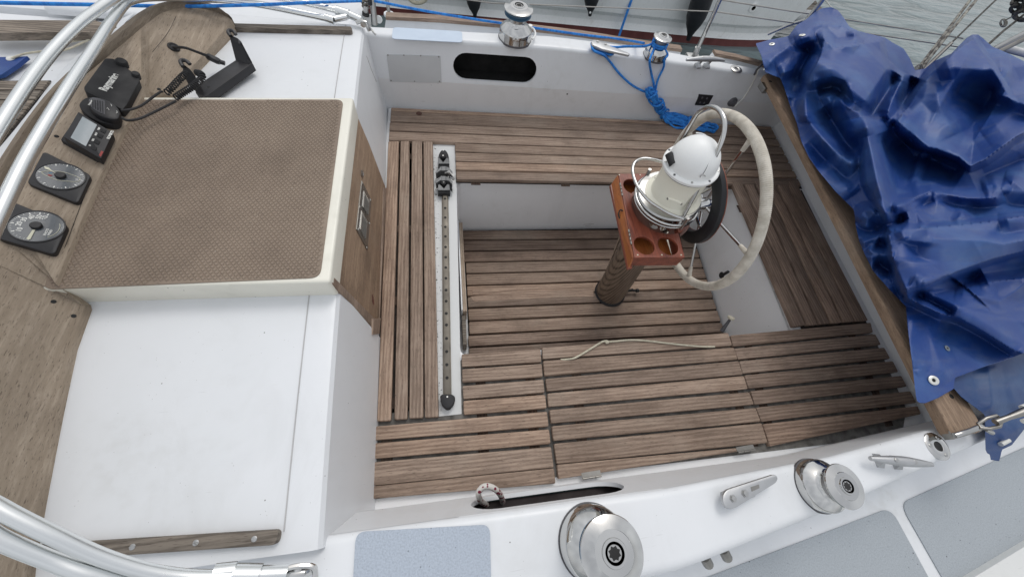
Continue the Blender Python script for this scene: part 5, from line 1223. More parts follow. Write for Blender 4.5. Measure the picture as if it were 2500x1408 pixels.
for (u, v, z, axd) in ((886, 57, .865, (-.3, 1, 0)), (725, 1400, .865, (.2, 1, 0))):
    c = P(u, v, z); MB().tube([c + Vector((-.03, 0, .0)), c + Vector((-.01, 0, .008)), c + Vector((.012, 0, .004)), c + Vector((.024, 0, -.03))], .010, 10).build('deck_hinge', M['chrome'], hp_)
    MB().lathe([(.013, -.014), (.013, .014), (.008, .017), (.0004, .018)], c, axd, 16).build('hinge_pin', M['chrome'], hp_)
c = P(700, 1392, .885); MB().tube(catmull([P(690, 1396, .88), P(700, 1387, .88), P(735, 1380, .875), P(765, 1384, .87), P(770, 1410, .865)], 6), .006, 8).build('hinge_bow', M['chrome'], hp_)
MB().tube(catmull([P(897, 60, .84), P(905, 70, .835), P(912, 80, .832), P(918, 86, .825)], 4), .0045, 8).build('split_pin', M['steel'], hp_)
# ================================================================== blue line from the far winch
bl = empty('mooring_line', tuple(fwall(1610, 262)), 'bright blue braided line running to the small far winch and hanging in a coil', 'rope')
R2 = .0062
runp = [(-60, 6, 1.0), (120, 10, .99), (230, 12, .97), (450, 16, .95), (640, 12, .95), (760, 7, .95), (886, 3, .96), (918, 4, .96), (1020, 24, .94), (1130, 43, .92), (1230, 58, .90), (1300, 68, .90), (1420, 85, .895), (1520, 97, .89), (1572, 106, .882)]
MB().tube(catmull([(PY(p[0], p[1], 2.24) if 880 < p[0] < 1540 else P(*p)) for p in runp], 6), R2, 10).build('line', M['rope_blue'], bl)
wc = onco(1597, 137); wr = .040
hel = [wc + Vector((math.cos(t) * wr, math.sin(t) * wr, .052 + .0105 * (t / (2 * math.pi)))) for t in np.linspace(-.5, -.5 + 2 * math.pi * 2.6, 70)]
MB().tube(hel, R2, 10).build('winch_turns', M['rope_blue'], bl)
MB().tube(catmull([wc + Vector((.0, wr * .95, .055)), P(1575, 113, .86), P(1530, 114, .855), P(1500, 116, .85), P(1478, 113, .845), P(1452, 104, .84), P(1444, 108, .835), P(1452, 122, .83), P(1470, 128, .828), P(1490, 134, .826), P(1497, 130, .83), P(1485, 122, .83), P(1465, 113, .83), P(1446, 110, .84), P(1450, 124, .835), P(1475, 136, .83), fwall(1490, 152, .012), fwall(1512, 180, .012), fwall(1540, 206, .02), fwall(1566, 221, .02), fwall(1582, 226, .03)], 7), R2, 10).build('tail', M['rope_blue'], bl)
MB().tube(catmull([wc + Vector((-.03, -.02, .07)), wc + Vector((-.045, -.045, .05)), P(1586, 150, .85), fwall(1590, 178, .015), fwall(1596, 205, .02), fwall(1598, 222, .02)], 7), R2, 10).build('fall', M['rope_blue'], bl)
MB().tube(catmull([wc + Vector((.03, -.02, .05)), wc + Vector((.055, -.035, .03)), P(1622, 146, .82), fwall(1620, 165, .015), fwall(1606, 195, .02), fwall(1600, 222, .02)], 7), R2, 10).build('fall', M['rope_blue'], bl)
spine = [fwall(1580, 215, .03), fwall(1590, 232, .03), fwall(1604, 252, .035), P(1614, 270, .50), P(1632, 288, .475), P(1665, 298, .47), P(1700, 306, .468), P(1735, 313, .468), P(1750, 318, .466)]
wid = [.022, .03, .026, .022, .045, .055, .05, .045, .02]
sp = catmull(spine, 6); wd = np.interp(np.linspace(0, 8, len(sp)), range(9), wid); r3 = random.Random(4)
for k in range(11):
    side = r3.uniform(-1, 1); ph = r3.uniform(0, 6.28); i0, i1 = r3.randint(0, 4), len(sp) - 1 - r3.randint(0, 14); pts = []
    for sgn in (1, -1):
        idx = range(i0, i1 + 1) if sgn == 1 else range(i1, i0 - 1, -1)
        for i in list(idx)[::3]:
            T = (sp[min(i + 1, len(sp) - 1)] - sp[max(i - 1, 0)]).normalized(); Nn = Vector((0, -.35, 1)) if i > 18 else Vector((0, -1, .1)); Wd = T.cross(Nn).normalized()
            s_ = side * .65 + sgn * .35 * (.6 + .4 * math.sin(ph + i * .3)); h_ = abs(math.sin(ph * 2 + i * .17 + sgn)) * .020
            pts.append(sp[i] + Wd * wd[i] * s_ * (1 + .15 * math.sin(i + ph)) + Nn.normalized() * (h_ - .006))
    MB().tube(catmull(pts, 5, True), .0056, 8, closed=True).build('coil_strand', M['rope_blue'], bl)
for i, w0, tl in ((6, .033, .2), (12, .034, .5), (15, .033, -.3), (17, .032, .1), (21, .036, .5), (33, .05, .9)):
    T = (sp[i + 1] - sp[i - 1]).normalized(); u = frame_of(T)[1]; w = T.cross(u)
    MB().tube([sp[i] + (u * math.cos(a) + w * math.sin(a)) * w0 * (.75 if i > 30 else .85) + T * math.cos(a + 1) * tl * .03 + Vector((0, -.004, .006)) for a in np.linspace(0, 2 * math.pi, 20, endpoint=False)], R2, 8, closed=True).build('coil_turn', M['rope_blue'], bl)
# ================================================================== teak beam over the aft bench
bz = .835
bm_ = empty('teak_beam', tuple(P(2100, 600, bz)), 'bare teak beam lying across the cockpit aft, half hidden by the blue cover', 'beam')
MB().prism(round_poly(px_poly([(1866, 180), (1892, 176), (1920, 190), (2400, 1040), (2395, 1056), (2334, 1066), (2322, 1056)], bz), .012, 3), bz - .034, bz, .009).build('plank', M['teakbeam'], bm_)
for u, v in ((1881, 199), (2323, 967)): MB().lathe([(.009, -.002), (.008, .0006), (.0004, .0003)], P(u, v, bz), (0, 0, 1), 16).build('drilled_hole', M['seam'], bm_)
for u, v, d in ((1866, 208, 1), (2297, 968, 1)):
    c = P(u, v, bz - .02); MB().box((c.x - .006, c.y - .03, c.z - .03), (c.x + .02, c.y + .03, c.z + .0), ch=.003).build('bracket', M['steel_old'] if v < 500 else M['blackm'], bm_)
# ================================================================== blue cover
def sheet(name_, T, Bt, ctrl, ridges, label, mat, nu, nv, u0, u1, cat='cover', seed=1, drop=.10, noise=.004):
    U = np.linspace(u0, u1, nu); tv = np.interp(U, [p[0] for p in T], [p[1] for p in T]); bv = np.interp(U, [p[0] for p in Bt], [p[1] for p in Bt])
    S_ = np.linspace(0, 1, nv); UU = np.repeat(U[:, None], nv, 1); VV = np.clip(np.repeat((min(tv) + (max(bv) - min(tv)) * S_)[None, :], nu, 0), tv[:, None], bv[:, None])
    num = np.zeros_like(UU); den = np.zeros_like(UU)
    for cu, cv, cz in ctrl:
        d2 = (UU - cu) ** 2 + (VV - cv) ** 2; w = np.exp(-d2 / (2 * 52 ** 2)) + 1e-3 / (1 + d2 / 900); num += w * cz; den += w
    Z = num / den
    for poly, h, wl, wr, p, end in ridges:
        best = np.full(UU.shape, 1e9); sg = np.zeros_like(UU); par = np.zeros_like(UU)
        L = [0]; 
        for i in range(1, len(poly)): L.append(L[-1] + math.hypot(poly[i][0] - poly[i - 1][0], poly[i][1] - poly[i - 1][1]))
        for i in range(1, len(poly)):
            ax, ay = poly[i - 1][:2]; bx, by = poly[i][:2]; dx, dy = bx - ax, by - ay; l2 = dx * dx + dy * dy
            t = np.clip(((UU - ax) * dx + (VV - ay) * dy) / l2, 0, 1); ex, ey = UU - ax - t * dx, VV - ay - t * dy; d = np.hypot(ex, ey)
            m = d < best; best = np.where(m, d, best); sg = np.where(m, dx * (VV - ay) - dy * (UU - ax), sg); par = np.where(m, (L[i - 1] + t * math.sqrt(l2)) / L[-1], par)
        w = np.where(sg > 0, wr, wl)                          # sg > 0: right hand side of the line as drawn in the picture
        tap = np.clip(par / max(end, 1e-3), 0, 1) * np.clip((1 - par) / max(end, 1e-3), 0, 1) if end > 0 else 1.0
        tap = tap ** .7 if end > 0 else 1.0
        f_ = np.clip(1.02 - np.sqrt(best ** 2 + 7.0) / (w * 2.5), 0, 1) ** (1.0 + .28 * p)
        Z = Z + .95 * h * tap * f_
    r = np.random.default_rng(seed)
    for k in range(14):                                      # small loose creases
        a = r.uniform(0, math.pi); cu, cv = r.uniform(u0, u1), r.uniform(min(tv), max(bv)); ln = r.uniform(30, 110); w = r.uniform(7, 20)
        x = (UU - cu) * math.cos(a) + (VV - cv) * math.sin(a); y = -(UU - cu) * math.sin(a) + (VV - cv) * math.cos(a) + 8 * np.sin(x / 40 + k)
        Z = Z + r.choice([-1, 1]) * noise * np.exp(-np.abs(y) / w) * np.exp(-(x / ln) ** 2)
    rows = []
    for k, f in ((3, 1.0), (2, .45), (1, .12)): rows.append([P(U[i], tv[i] + 1.5 * k, Z[i, 0] - drop * 2.0 * f) for i in range(nu)])
    for j in range(nv): rows.append([P(UU[i, j], VV[i, j], Z[i, j]) for i in range(nu)])
    for k, f in ((1, .12), (2, .5), (3, 1.0)): rows.append([P(U[i], bv[i] - 1.2 * k, Z[i, -1] - drop * .35 * f) for i in range(nu)])
    mb = MB(); n = len(rows); vs = [p for r_ in rows for p in r_]; mb.v = [tuple(v) for v in vs]
    mb.f = [(j * nu + i, j * nu + i + 1, (j + 1) * nu + i + 1, (j + 1) * nu + i) for j in range(n - 1) for i in range(nu - 1)]
    def zat(u, v):
        i = int(np.clip(round((u - u0) / (u1 - u0) * (nu - 1)), 0, nu - 1)); j = int(np.clip(round((v - min(tv)) / (max(bv) - min(tv)) * (nv - 1)), 0, nv - 1)); return float(Z[i, j])
    def nrm(u, v):
        a = P(u, v, zat(u, v)); b = P(u + 12, v, zat(u + 12, v)); c = P(u, v - 12, zat(u, v - 12)); return a, (b - a).cross(c - a).normalized()
    return mb, nrm
TT = [(1846, 106), (1856, 104), (1880, 97), (1912, 92), (1926, 88), (1945, 62), (1968, 48), (1990, 30), (2006, 21), (2030, 18), (2046, 26), (2060, 44), (2074, 66), (2095, 76), (2160, 92), (2182, 106), (2206, 119), (2222, 144), (2234, 172), (2258, 168), (2280, 150), (2323, 131), (2345, 108), (2360, 93), (2374, 85), (2388, 85), (2400, 94), (2422, 114), (2460, 130), (2500, 150), (2600, 200)]
TB = [(1846, 110), (1858, 135), (1868, 176), (1885, 184), (1905, 191), (1915, 215), (1930, 262), (1945, 300), (1956, 345), (1975, 385), (2000, 420), (2040, 468), (2085, 512), (2088, 545), (2098, 590), (2110, 618), (2132, 662), (2170, 705), (2212, 748), (2216, 800), (2225, 872), (2234, 950), (2238, 978), (2246, 983), (2258, 984), (2290, 971), (2328, 949), (2331, 922), (2407, 893), (2453, 879), (2500, 861), (2600, 835)]
CT = [(1850, 107, .93), (1885, 110, .96), (1960, 88, 1.0), (1880, 170, .90), (2030, 25, 1.04), (1930, 240, .86), (1960, 330, .86), (2020, 430, .86), (2090, 540, .87), (2130, 650, .87), (2210, 750, .88), (2225, 870, .87), (2245, 975, .86),
      (2050, 140, 1.06), (2150, 110, 1.05), (2110, 200, 1.04), (2030, 260, .97), (2050, 350, .95), (2130, 330, 1.0), (2140, 450, .99), (2225, 180, .99), (2210, 240, .93), (2200, 350, .90), (2250, 430, .90), (2384, 90, 1.14), (2330, 160, 1.12), (2500, 150, 1.16), (2600, 200, 1.16),
      (2300, 250, 1.02), (2400, 300, 1.05), (2500, 330, 1.1), (2330, 400, .96), (2450, 430, 1.02), (2340, 520, .98), (2500, 500, 1.05), (2600, 500, 1.05), (2220, 600, 1.0), (2300, 620, 1.01), (2420, 590, 1.02), (2600, 600, 1.03), (2330, 690, .92), (2440, 680, .94), (2400, 770, .96), (2500, 780, .98), (2600, 780, .98), (2300, 860, .89), (2290, 940, .875), (2400, 870, .89), (2500, 840, .92)]
RG = [  # polyline, height, width left, width right, sharpness, end taper
    ([(1925, 92), (1963, 78), (1990, 62), (2023, 52), (2060, 64), (2090, 82), (2110, 100)], .045, 12, 26, 1.1, .12),
    ([(2000, 42), (2030, 38), (2058, 55)], -.035, 10, 10, 1.4, .3),
    ([(2083, 72), (2091, 106)], .018, 10, 8, 1.1, .3),
    ([(1998, 98), (2012, 92), (2024, 104), (2036, 117), (2085, 112), (2160, 98)], .050, 9, 60, 1.0, .08),
    ([(1940, 98), (1975, 88), (1990, 84)], .03, 9, 12, 1.1, .3),
    ([(1868, 170), (1890, 140), (1930, 110), (1952, 98)], .03, 12, 9, 1.1, .2),
    ([(1902, 184), (1935, 172), (1948, 150), (1960, 120)], .030, 26, 8, 1.1, .15),
    ([(1966, 105), (1975, 130), (1950, 178), (1928, 236)], -.05, 12, 14, 1.2, .1),
    ([(1998, 136), (1985, 165), (1972, 204), (1962, 240), (1958, 300)], .035, 40, 12, 1.0, .1),
    ([(1945, 195), (1928, 243)], .022, 7, 7, 1.0, .3),
    ([(1958, 190), (1940, 260), (1952, 310)], -.03, 9, 9, 1.2, .2),
    ([(1968, 212), (1990, 198), (2032, 188), (2062, 197), (2078, 225), (2087, 266)], .040, 26, 8, 1.0, .08),
    ([(1995, 222), (2030, 214), (2060, 235)], -.05, 18, 16, 1.5, .2),
    ([(2004, 246), (2020, 236), (2040, 232), (2070, 262), (2096, 275), (2118, 305), (2125, 330)], .05, 9, 26, 1.0, .1),
    ([(2010, 262), (2035, 300), (2060, 340), (2090, 385)], -.05, 16, 16, 1.3, .15),
    ([(1966, 225), (1970, 290), (2008, 338), (2042, 370), (2094, 410)], .045, 12, 16, .95, .08),
    ([(1975, 345), (2010, 385), (2060, 430), (2090, 455)], -.03, 12, 14, 1.3, .2),
    ([(2018, 391), (2045, 430), (2078, 480)], .03, 30, 26, 1.4, .2),
    ([(2110, 285), (2118, 325), (2130, 380), (2142, 440), (2158, 500), (2170, 545)], .095, 30, 30, 2.2, .10),
    ([(2097, 323), (2097, 408), (2102, 452), (2134, 505), (2172, 556)], -.035, 6, 14, 1.1, .12),
    ([(2150, 325), (2168, 372), (2186, 440), (2192, 500)], -.07, 22, 14, 1.3, .12),
    ([(2181, 158), (2160, 180), (2130, 225), (2100, 262)], .045, 14, 40, 1.0, .15),
    ([(2190, 180), (2165, 225), (2135, 270), (2118, 292)], -.06, 12, 12, 1.2, .1),
    ([(2212, 180), (2193, 215), (2175, 255), (2164, 290)], .07, 9, 14, 1.2, .15),
    ([(2235, 190), (2222, 225), (2195, 262)], -.05, 14, 16, 1.4, .15),
    ([(2200, 270), (2178, 292), (2162, 297)], .04, 9, 9, 1.0, .2),
    ([(2388, 88), (2355, 108), (2322, 134), (2268, 184), (2238, 226), (2212, 268), (2182, 304)], .065, 90, 6, 1.0, .04),
    ([(2290, 178), (2330, 165), (2400, 172), (2470, 165)], .035, 26, 20, 1.0, .15),
    ([(2320, 215), (2365, 240), (2420, 275)], -.045, 50, 60, 1.9, .2),
    ([(2285, 200), (2290, 250), (2330, 330)], .03, 40, 28, 1.1, .2),
    ([(2424, 226), (2462, 241), (2520, 266), (2580, 285)], .035, 20, 10, .95, .08),
    ([(2424, 222), (2440, 200), (2474, 163), (2530, 158)], .025, 16, 14, 1.0, .15),
    ([(2560, 215), (2500, 255), (2440, 300), (2400, 330)], .02, 22, 22, 1.2, .2),
    ([(2182, 304), (2224, 345), (2250, 358), (2283, 363), (2341, 385), (2369, 408), (2405, 391), (2473, 340), (2560, 290)], .075, 34, 6, .9, .05),
    ([(2200, 330), (2230, 380), (2300, 395), (2350, 425)], -.05, 14, 26, 1.4, .1),
    ([(2232, 400), (2262, 412)], .03, 26, 26, 1.6, .3),
    ([(2375, 440), (2420, 420), (2490, 390), (2580, 370)], -.05, 14, 18, 1.4, .15),
    ([(2398, 457), (2425, 447), (2446, 460), (2450, 474)], .035, 9, 14, .95, .15),
    ([(2450, 437), (2480, 445), (2520, 475), (2580, 500)], .035, 12, 20, 1.0, .15),
    ([(2180, 510), (2200, 500), (2240, 482), (2274, 468), (2309, 476), (2350, 484), (2394, 487), (2430, 484), (2450, 474)], .055, 16, 9, .95, .07),
    ([(2290, 492), (2340, 504), (2400, 508), (2450, 500), (2580, 510)], -.03, 14, 16, 1.3, .15),
    ([(2272, 470), (2285, 492), (2310, 505), (2352, 512), (2360, 545)], .030, 10, 14, .95, .12),
    ([(2228, 498), (2240, 520), (2262, 550)], .028, 8, 10, .95, .15),
    ([(2180, 505), (2204, 505), (2216, 522), (2222, 556)], .035, 8, 10, .95, .12),
    ([(2195, 520), (2205, 545)], -.04, 10, 10, 1.3, .2),
    ([(2352, 513), (2332, 545)], .018, 6, 8, .95, .2), ([(2438, 536), (2480, 528), (2580, 515)], .03, 8, 14, .95, .15),
    ([(2205, 721), (2190, 680), (2178, 625), (2170, 580), (2173, 563), (2210, 557), (2267, 555), (2350, 548), (2437, 538), (2600, 512)], .060, 5, 90, .85, .02),
    ([(2205, 721), (2262, 697), (2337, 663), (2422, 633), (2500, 613), (2600, 590)], .055, 60, 5, .85, .03),
    ([(2262, 556), (2268, 572), (2280, 582), (2352, 584), (2400, 586), (2447, 596), (2500, 586), (2600, 570)], .026, 10, 22, .95, .05),
    ([(2200, 560), (2210, 585)], .012, 7, 9, 1.0, .2), ([(2240, 590), (2235, 640)], -.02, 26, 26, 1.5, .2),
    ([(2215, 708), (2280, 715), (2340, 700), (2400, 668)], -.05, 14, 20, 1.4, .12),
    ([(2237, 704), (2290, 702), (2333, 708), (2400, 692), (2500, 677), (2580, 668)], .038, 10, 22, .95, .06),
    ([(2333, 708), (2380, 722), (2439, 735), (2478, 712), (2500, 694), (2560, 670)], .028, 14, 12, .95, .08),
    ([(2205, 720), (2241, 741), (2294, 765), (2343, 777), (2401, 809), (2475, 856), (2560, 890)], .060, 26, 6, .9, .04),
    ([(2239, 719), (2284, 741), (2331, 765)], -.045, 7, 7, 1.1, .12), ([(2245, 712), (2300, 728), (2360, 752), (2440, 775), (2560, 800)], .03, 20, 22, 1.1, .1),
    ([(2300, 775), (2360, 800), (2430, 845), (2500, 880)], -.035, 14, 22, 1.4, .1),
    ([(2100, 594), (2130, 582), (2172, 573)], .028, 8, 10, .95, .12), ([(2112, 560), (2120, 535), (2140, 515)], .035, 10, 10, 1.0, .15), ([(2088, 540), (2110, 515), (2145, 510), (2170, 560)], .035, 10, 10, .95, .1),
    ([(2118, 605), (2132, 617), (2158, 622), (2182, 630)], .032, 8, 10, .95, .12), ([(2128, 622), (2130, 645), (2134, 662)], .024, 8, 10, .95, .15), ([(2135, 640), (2160, 655), (2180, 668)], -.035, 12, 12, 1.3, .2),
    ([(2134, 662), (2165, 680), (2195, 705)], .026, 8, 10, .95, .12), ([(2140, 590), (2170, 600)], -.03, 10, 10, 1.3, .2),
    ([(2185, 690), (2200, 740), (2215, 760)], -.03, 9, 9, 1.2, .2),
    ([(2230, 760), (2225, 830), (2232, 900)], .02, 18, 26, 1.1, .15), ([(2262, 770), (2275, 830), (2300, 900), (2322, 930)], .016, 16, 18, 1.0, .15), ([(2235, 912), (2262, 890)], .008, 6, 6, 1.0, .2),
]
cover = empty('blue_cover', tuple(P(2250, 500, .9)), 'large crumpled blue vinyl cover heaped over the stern and the teak beam', 'cover')
mbx, cnrm = sheet('cover', TT, TB, CT, RG, None, None, 300, 380, 1846, 2600, seed=5, noise=.0025)
mbx.build('canvas', M['tarp'], cover, angle=180)
T2 = [(2318, 930), (2331, 917), (2407, 886), (2453, 872), (2500, 853), (2600, 830)]
B2_ = [(2318, 940), (2331, 950), (2345, 967), (2375, 990), (2402, 1010), (2404, 1014), (2406, 1098), (2410, 1106), (2416, 1108), (2419, 1122), (2440, 1125), (2446, 1097), (2470, 1086), (2500, 1048), (2600, 960)]
C2 = [(2330, 940, .855), (2400, 1000, .852), (2407, 1100, .80), (2440, 1120, .76), (2500, 870, .87), (2500, 1040, .80), (2600, 900, .86), (2440, 960, .865)]
R2_ = [([(2412, 895), (2418, 930), (2424, 980), (2416, 1012)], .016, 14, 16, 1.0, .1), ([(2405, 1012), (2420, 1018), (2500, 1000)], -.01, 10, 10, 1.2, .1), ([(2460, 930), (2480, 980), (2475, 1000)], .010, 14, 14, 1.0, .2), ([(2440, 1075), (2470, 1055), (2500, 1035), (2560, 1010)], .012, 10, 12, 1.0, .1)]
mb2, _n = sheet('lining', T2, B2_, C2, R2_, None, None, 110, 90, 2318, 2600, seed=9, drop=.05, noise=.002)
mb2.build('lining_flap', M['tarp_lining'], cover, angle=180)
for u, v, r_ in ((1884, 110, .014), (1958, 88, .0145), (2277, 928, .0155)):
    p, n = cnrm(u, v); n = n if n.z > 0 else -n
    g_ = MB().lathe([(r_, -.001), (r_, .0015), (r_ * .85, .003), (r_ * .5, .0032), (r_ * .35, .001), (r_ * .34, .0005)], p + n * .003, n, 28).build('grommet', M['zinc'], cover); MB().lathe([(r_ * .34, .0012), (.0004, .0012)], p + n * .003, n, 16).build('grommet_hole', M['seam'], g_)
p, n = cnrm(2311, 850); n = n if n.z > 0 else -n
MB().lathe([(.010, .0005), (.0004, .0008)], p + n * .002, n, 20).build('worn_spot', mat_plain('faded_spot', srgb(130, 140, 150)[:3], .7, var=.3), cover); MB().lathe([(.003, .0012), (.0004, .0014)], p + n * .002, n, 12).build('torn_hole', M['seam'], cover)
a, b = P(2443, 1084, .80), P(2462, 1074, .80); MB().tube([a, b], .007, 10).build('toggle', M['zinc'], cover)
# ================================================================== backstay tackle on the near quarter
cp = empty('chainplate', tuple(P(2340, 1058, .82)), 'rusty steel chainplate with shackle and turnbuckle beside the near end of the beam', 'chainplate')
q = [P(*p, .828) for p in ((2314, 1052), (2384, 1030), (2395, 1052), (2327, 1072))]
MB().prism([tuple(p[:2]) for p in q], .805, .832, .002).build('plate', M['steel_old'], cp)
MB().tube(catmull([P(2330, 1062, .84), P(2350, 1056, .85), P(2375, 1048, .87), P(2400, 1038, .89)], 5), .008, 10).build('toggle_strap', M['steel'], cp)
MB().tube([P(2388, 1034, .885), P(2408, 1020, .9), P(2432, 1014, .905), P(2446, 1022, .905), P(2440, 1040, .9), P(2415, 1046, .895), P(2392, 1044, .885)], .0055, 10, closed=True).build('shackle', M['steel_old'], cp)
MB().tube([P(2430, 1030, .905), P(2462, 1018, .92), P(2500, 1004, .94), P(2560, 985, .97)], [.010, .008, .012, .012], 12).build('turnbuckle', M['steel_old'], cp)
for u, v in ((2494, 994), (2498, 1028)): MB().tube([P(u, v, .93), P(u + 16, v - 5, .935)], .0075, 10).build('nylon_bush', M['white'], cp)
MB().tube([P(2408, 1050, .89), P(2422, 1056, .885)], [.004, .007], 8).build('split_pin', M['steel'], cp)
# rust stain on the gelcoat beside the plate
q = [P(*p, ztop(1.7) + .002) for p in ((2314, 1044), (2326, 1040), (2330, 1047), (2318, 1053))]; MB().add(q, [(0, 1, 2, 3)]).build('rust_stain', mat_plain('rust', srgb(190, 140, 90)[:3], .8), cp, smooth=False)
# ================================================================== stanchions and lifelines
def Yp(u, v, y): return PY(u, v, y)
sA = empty('stanchion', tuple(Yp(1700, 130, 2.3)), 'leaning steel stanchion with base on the far rail beside the aft horn cleat', 'stanchion', 'guard rail stanchions')
MB().tube([Yp(1702, 122, 2.27), Yp(1745, 29, 2.30), Yp(1770, -28, 2.32), Yp(1770, -28, 2.32) * 1.0 + (Yp(1770, -28, 2.32) - Yp(1745, 29, 2.30)) * 1.2], .0125, 14).build('tube', M['chrome'], sA)
MB().tube([Yp(1697, 134, 2.27), Yp(1704, 116, 2.27)], .017, 14).build('socket', M['steel'], sA); c = Yp(1698, 134, 2.26); MB().prism([(c.x - .045, c.y - .03), (c.x + .04, c.y - .02), (c.x + .04, c.y + .04), (c.x - .045, c.y + .04)], c.z - .05, c.z - .01, .003).build('base_plate', M['steel'], sA)
def wire(pts, label, r=.003, mat='wire'):
    o = MB().tube([Yp(*p) for p in pts], r, 6).build('guard_wire', M[mat]); tag(o, label, 'guard wire', 'guard wires round the deck'); return o
wire([(700, -60, 2.30), (1200, 8, 2.30), (1745, 29, 2.30)], 'lower guard wire running forward from the leaning stanchion', .0028)
wire([(1745, 29, 2.30), (1925, 55, 2.28), (2095, 79, 2.22), (2345, 116, 2.05)], 'lower guard wire running aft from the leaning stanchion over the water', .0034)
wire([(1757, 0, 2.31), (1900, 23, 2.28), (2065, 48, 2.22), (2351, 94, 2.05)], 'upper guard wire running aft from the leaning stanchion over the water', .0034)
sB = empty('shroud_fitting', tuple(Yp(906, 60, 2.2)), 'shroud turnbuckle and lashing at the forward end of the far rail', 'rigging')
MB().tube([Yp(893, 32, 2.22), Yp(893, 14, 2.22)], .012, 12).build('terminal', M['steel'], sB); MB().tube([Yp(893, 38, 2.22), Yp(893, 31, 2.22)], .018, 12).build('nut', M['blackm'], sB)
q = [Yp(886, 38, 2.22), Yp(905, 38, 2.22), Yp(907, 66, 2.2), Yp(896, 66, 2.2)]; mb = MB(); mb.add(q + [p + Vector((0, .012, 0)) for p in q], [(0, 1, 2, 3), (7, 6, 5, 4), (0, 4, 5, 1), (1, 5, 6, 2), (2, 6, 7, 3), (3, 7, 4, 0)]); mb.build('toggle_plate', M['steel'], sB, smooth=False)
MB().tube(coil([Yp(893, 20, 2.22), Yp(890, 2, 2.24), Yp(892, -14, 2.26)], .014, 4, 0, None), .0055, 8).build('lashing', M['rope_grey'], sB)
MB().tube([Yp(904, 12, 2.22), Yp(902, -10, 2.22)], .010, 10).build('link', M['blackm'], sB)
MB().tube([Yp(914, 62, 2.21), Yp(908, -8, 2.25)], .0125, 12).build('gate_post', M['steel'], sB); MB().tube([Yp(919, 62, 2.21), Yp(912, -8, 2.25)], .007, 10).build('gate_brace', M['steel_old'], sB)
MB().tube([Yp(950, 33, 2.34), Yp(943, -8, 2.36)], .009, 12).build('short_post', M['steel'], sB); MB().lathe([(.03, -.004), (.028, .006), (.0004, .007)], Yp(950, 36, 2.35), (0, 0, 1), 20).build('post_base', M['grp'], sB)
MB().lathe([(.018, -.003), (.018, .004), (.008, .004), (.0004, .001)], Yp(925, 48, 2.26), (0, -1, .3), 18).build('eye', M['whitepaint'], sB)
# bow shackle behind the big far winch
o = MB().tube(catmull([P(u, v, .84) for u, v in ((1296, 68), (1303, 72), (1307, 82), (1304, 92), (1299, 96))], 5), .005, 8); o.lathe([(.012, 0), (.012, .01), (.0004, .012)], P(1294, 67, .84), (0, 0, 1), 14); tag(o.build('fairlead', M['whitepaint']), 'small white fairlead eye on the far rail behind the big winch', 'fairlead')
# pushpit tubes and aft rigging beyond the blue cover
pp1 = empty('pushpit', tuple(PY(1925, 102, 2.2)), 'polished tubes of the stern rail standing behind the blue cover', 'stern rail')
MB().tube([PY(1922, 106, 2.18), PY(1985, 30, 2.2), PY(2012, -4, 2.2), PY(2030, -30, 2.2)], .0125, 12).build('tube', M['chrome'], pp1)
MB().tube([PY(1875, 84, 2.35), PY(1925, 62, 2.3), PY(1978, 45, 2.22)], .008, 10).build('brace', M['steel'], pp1)
MB().tube([PX(2425, 122, 3.05), PX(2500, 84, 3.1), PX(2570, 50, 3.15)], .016, 12).build('tube', M['steel'], pp1)
MB().tube([PX(2440, 126, 3.0), PX(2500, 96, 3.05), PX(2570, 62, 3.1)], .012, 12).build('tube', M['steel_old'], pp1)
MB().tube([PX(2455, 118, 3.2), PX(2500, 130, 3.25), PX(2570, 148, 3.3)], .018, 12).build('tube', M['grp_dirty'], pp1)
def rig(pts, r, mat, label, name='backstay', sub=None):
    q_ = [PX(u, v, x) for u, v, x in pts]
    if pts[-1][1] < 0: q_.append(q_[-1] + (q_[-1] - q_[-2]) * 8)
    o = MB().tube(q_, r, 8).build(name, M[mat]); tag(o, label, 'rigging', 'lines rising from the stern'); return o
rig([(2238, 172, 2.6), (2300, 92, 2.75), (2369, 0, 2.95), (2400, -42, 3.05)], .0075, 'rope_grey', 'left of the two mottled lines rising side by side behind the cover', 'stern_line')
rig([(2248, 170, 2.6), (2318, 80, 2.75), (2384, 0, 2.95), (2415, -40, 3.05)], .0075, 'rope_grey', 'right of the two mottled lines rising side by side behind the cover', 'stern_line')
rig([(2245, 180, 2.6), (2322, 106, 2.8)], .0095, 'steel_old', 'thick grey lower end of the dark stay behind the cover', 'stay_end')
rig([(2322, 106, 2.8), (2390, 40, 3.0), (2432, 0, 3.1), (2470, -40, 3.2)], .0048, 'rope_dark', 'thin dark stay rising to the right of the mottled lines', 'stay')
o = MB(); 
for k in range(5): o.tube(catmull([PX(2228 + 3 * k, 188 - 2 * k, 2.58), PX(2234 + 4 * math.sin(k), 176 - k, 2.57), PX(2240 + 2 * k, 166 - 2 * k, 2.58), PX(2248, 172 + 2 * k, 2.59), PX(2238, 184, 2.58)], 4, True), .007, 7, closed=True)
tag(o.build('line_knot', M['rope_grey']), 'knotted bundle of grey line where the mottled lines meet the cover', 'knot')
rig([(2412, 110, 3.0), (2450, 76, 3.1), (2488, 46, 3.2), (2560, -10, 3.4)], .0062, 'rope_dark', 'dark line at the right edge carrying the tangled coil', 'stern_line')
o = MB(); r4 = random.Random(3)
for k in range(9):
    cu, cv = r4.uniform(2476, 2500), r4.uniform(2, 40); a0 = r4.uniform(0, 6.28); rr = r4.uniform(7, 15)
    o.tube(catmull([PX(cu + rr * math.cos(a0 + t) * 1.2, cv + rr * math.sin(a0 + t) * .8, 3.2 + r4.uniform(-.03, .03)) for t in (0, 1.05, 2.1, 3.14, 4.2, 5.2)], 5, True), .008, 7, closed=True)
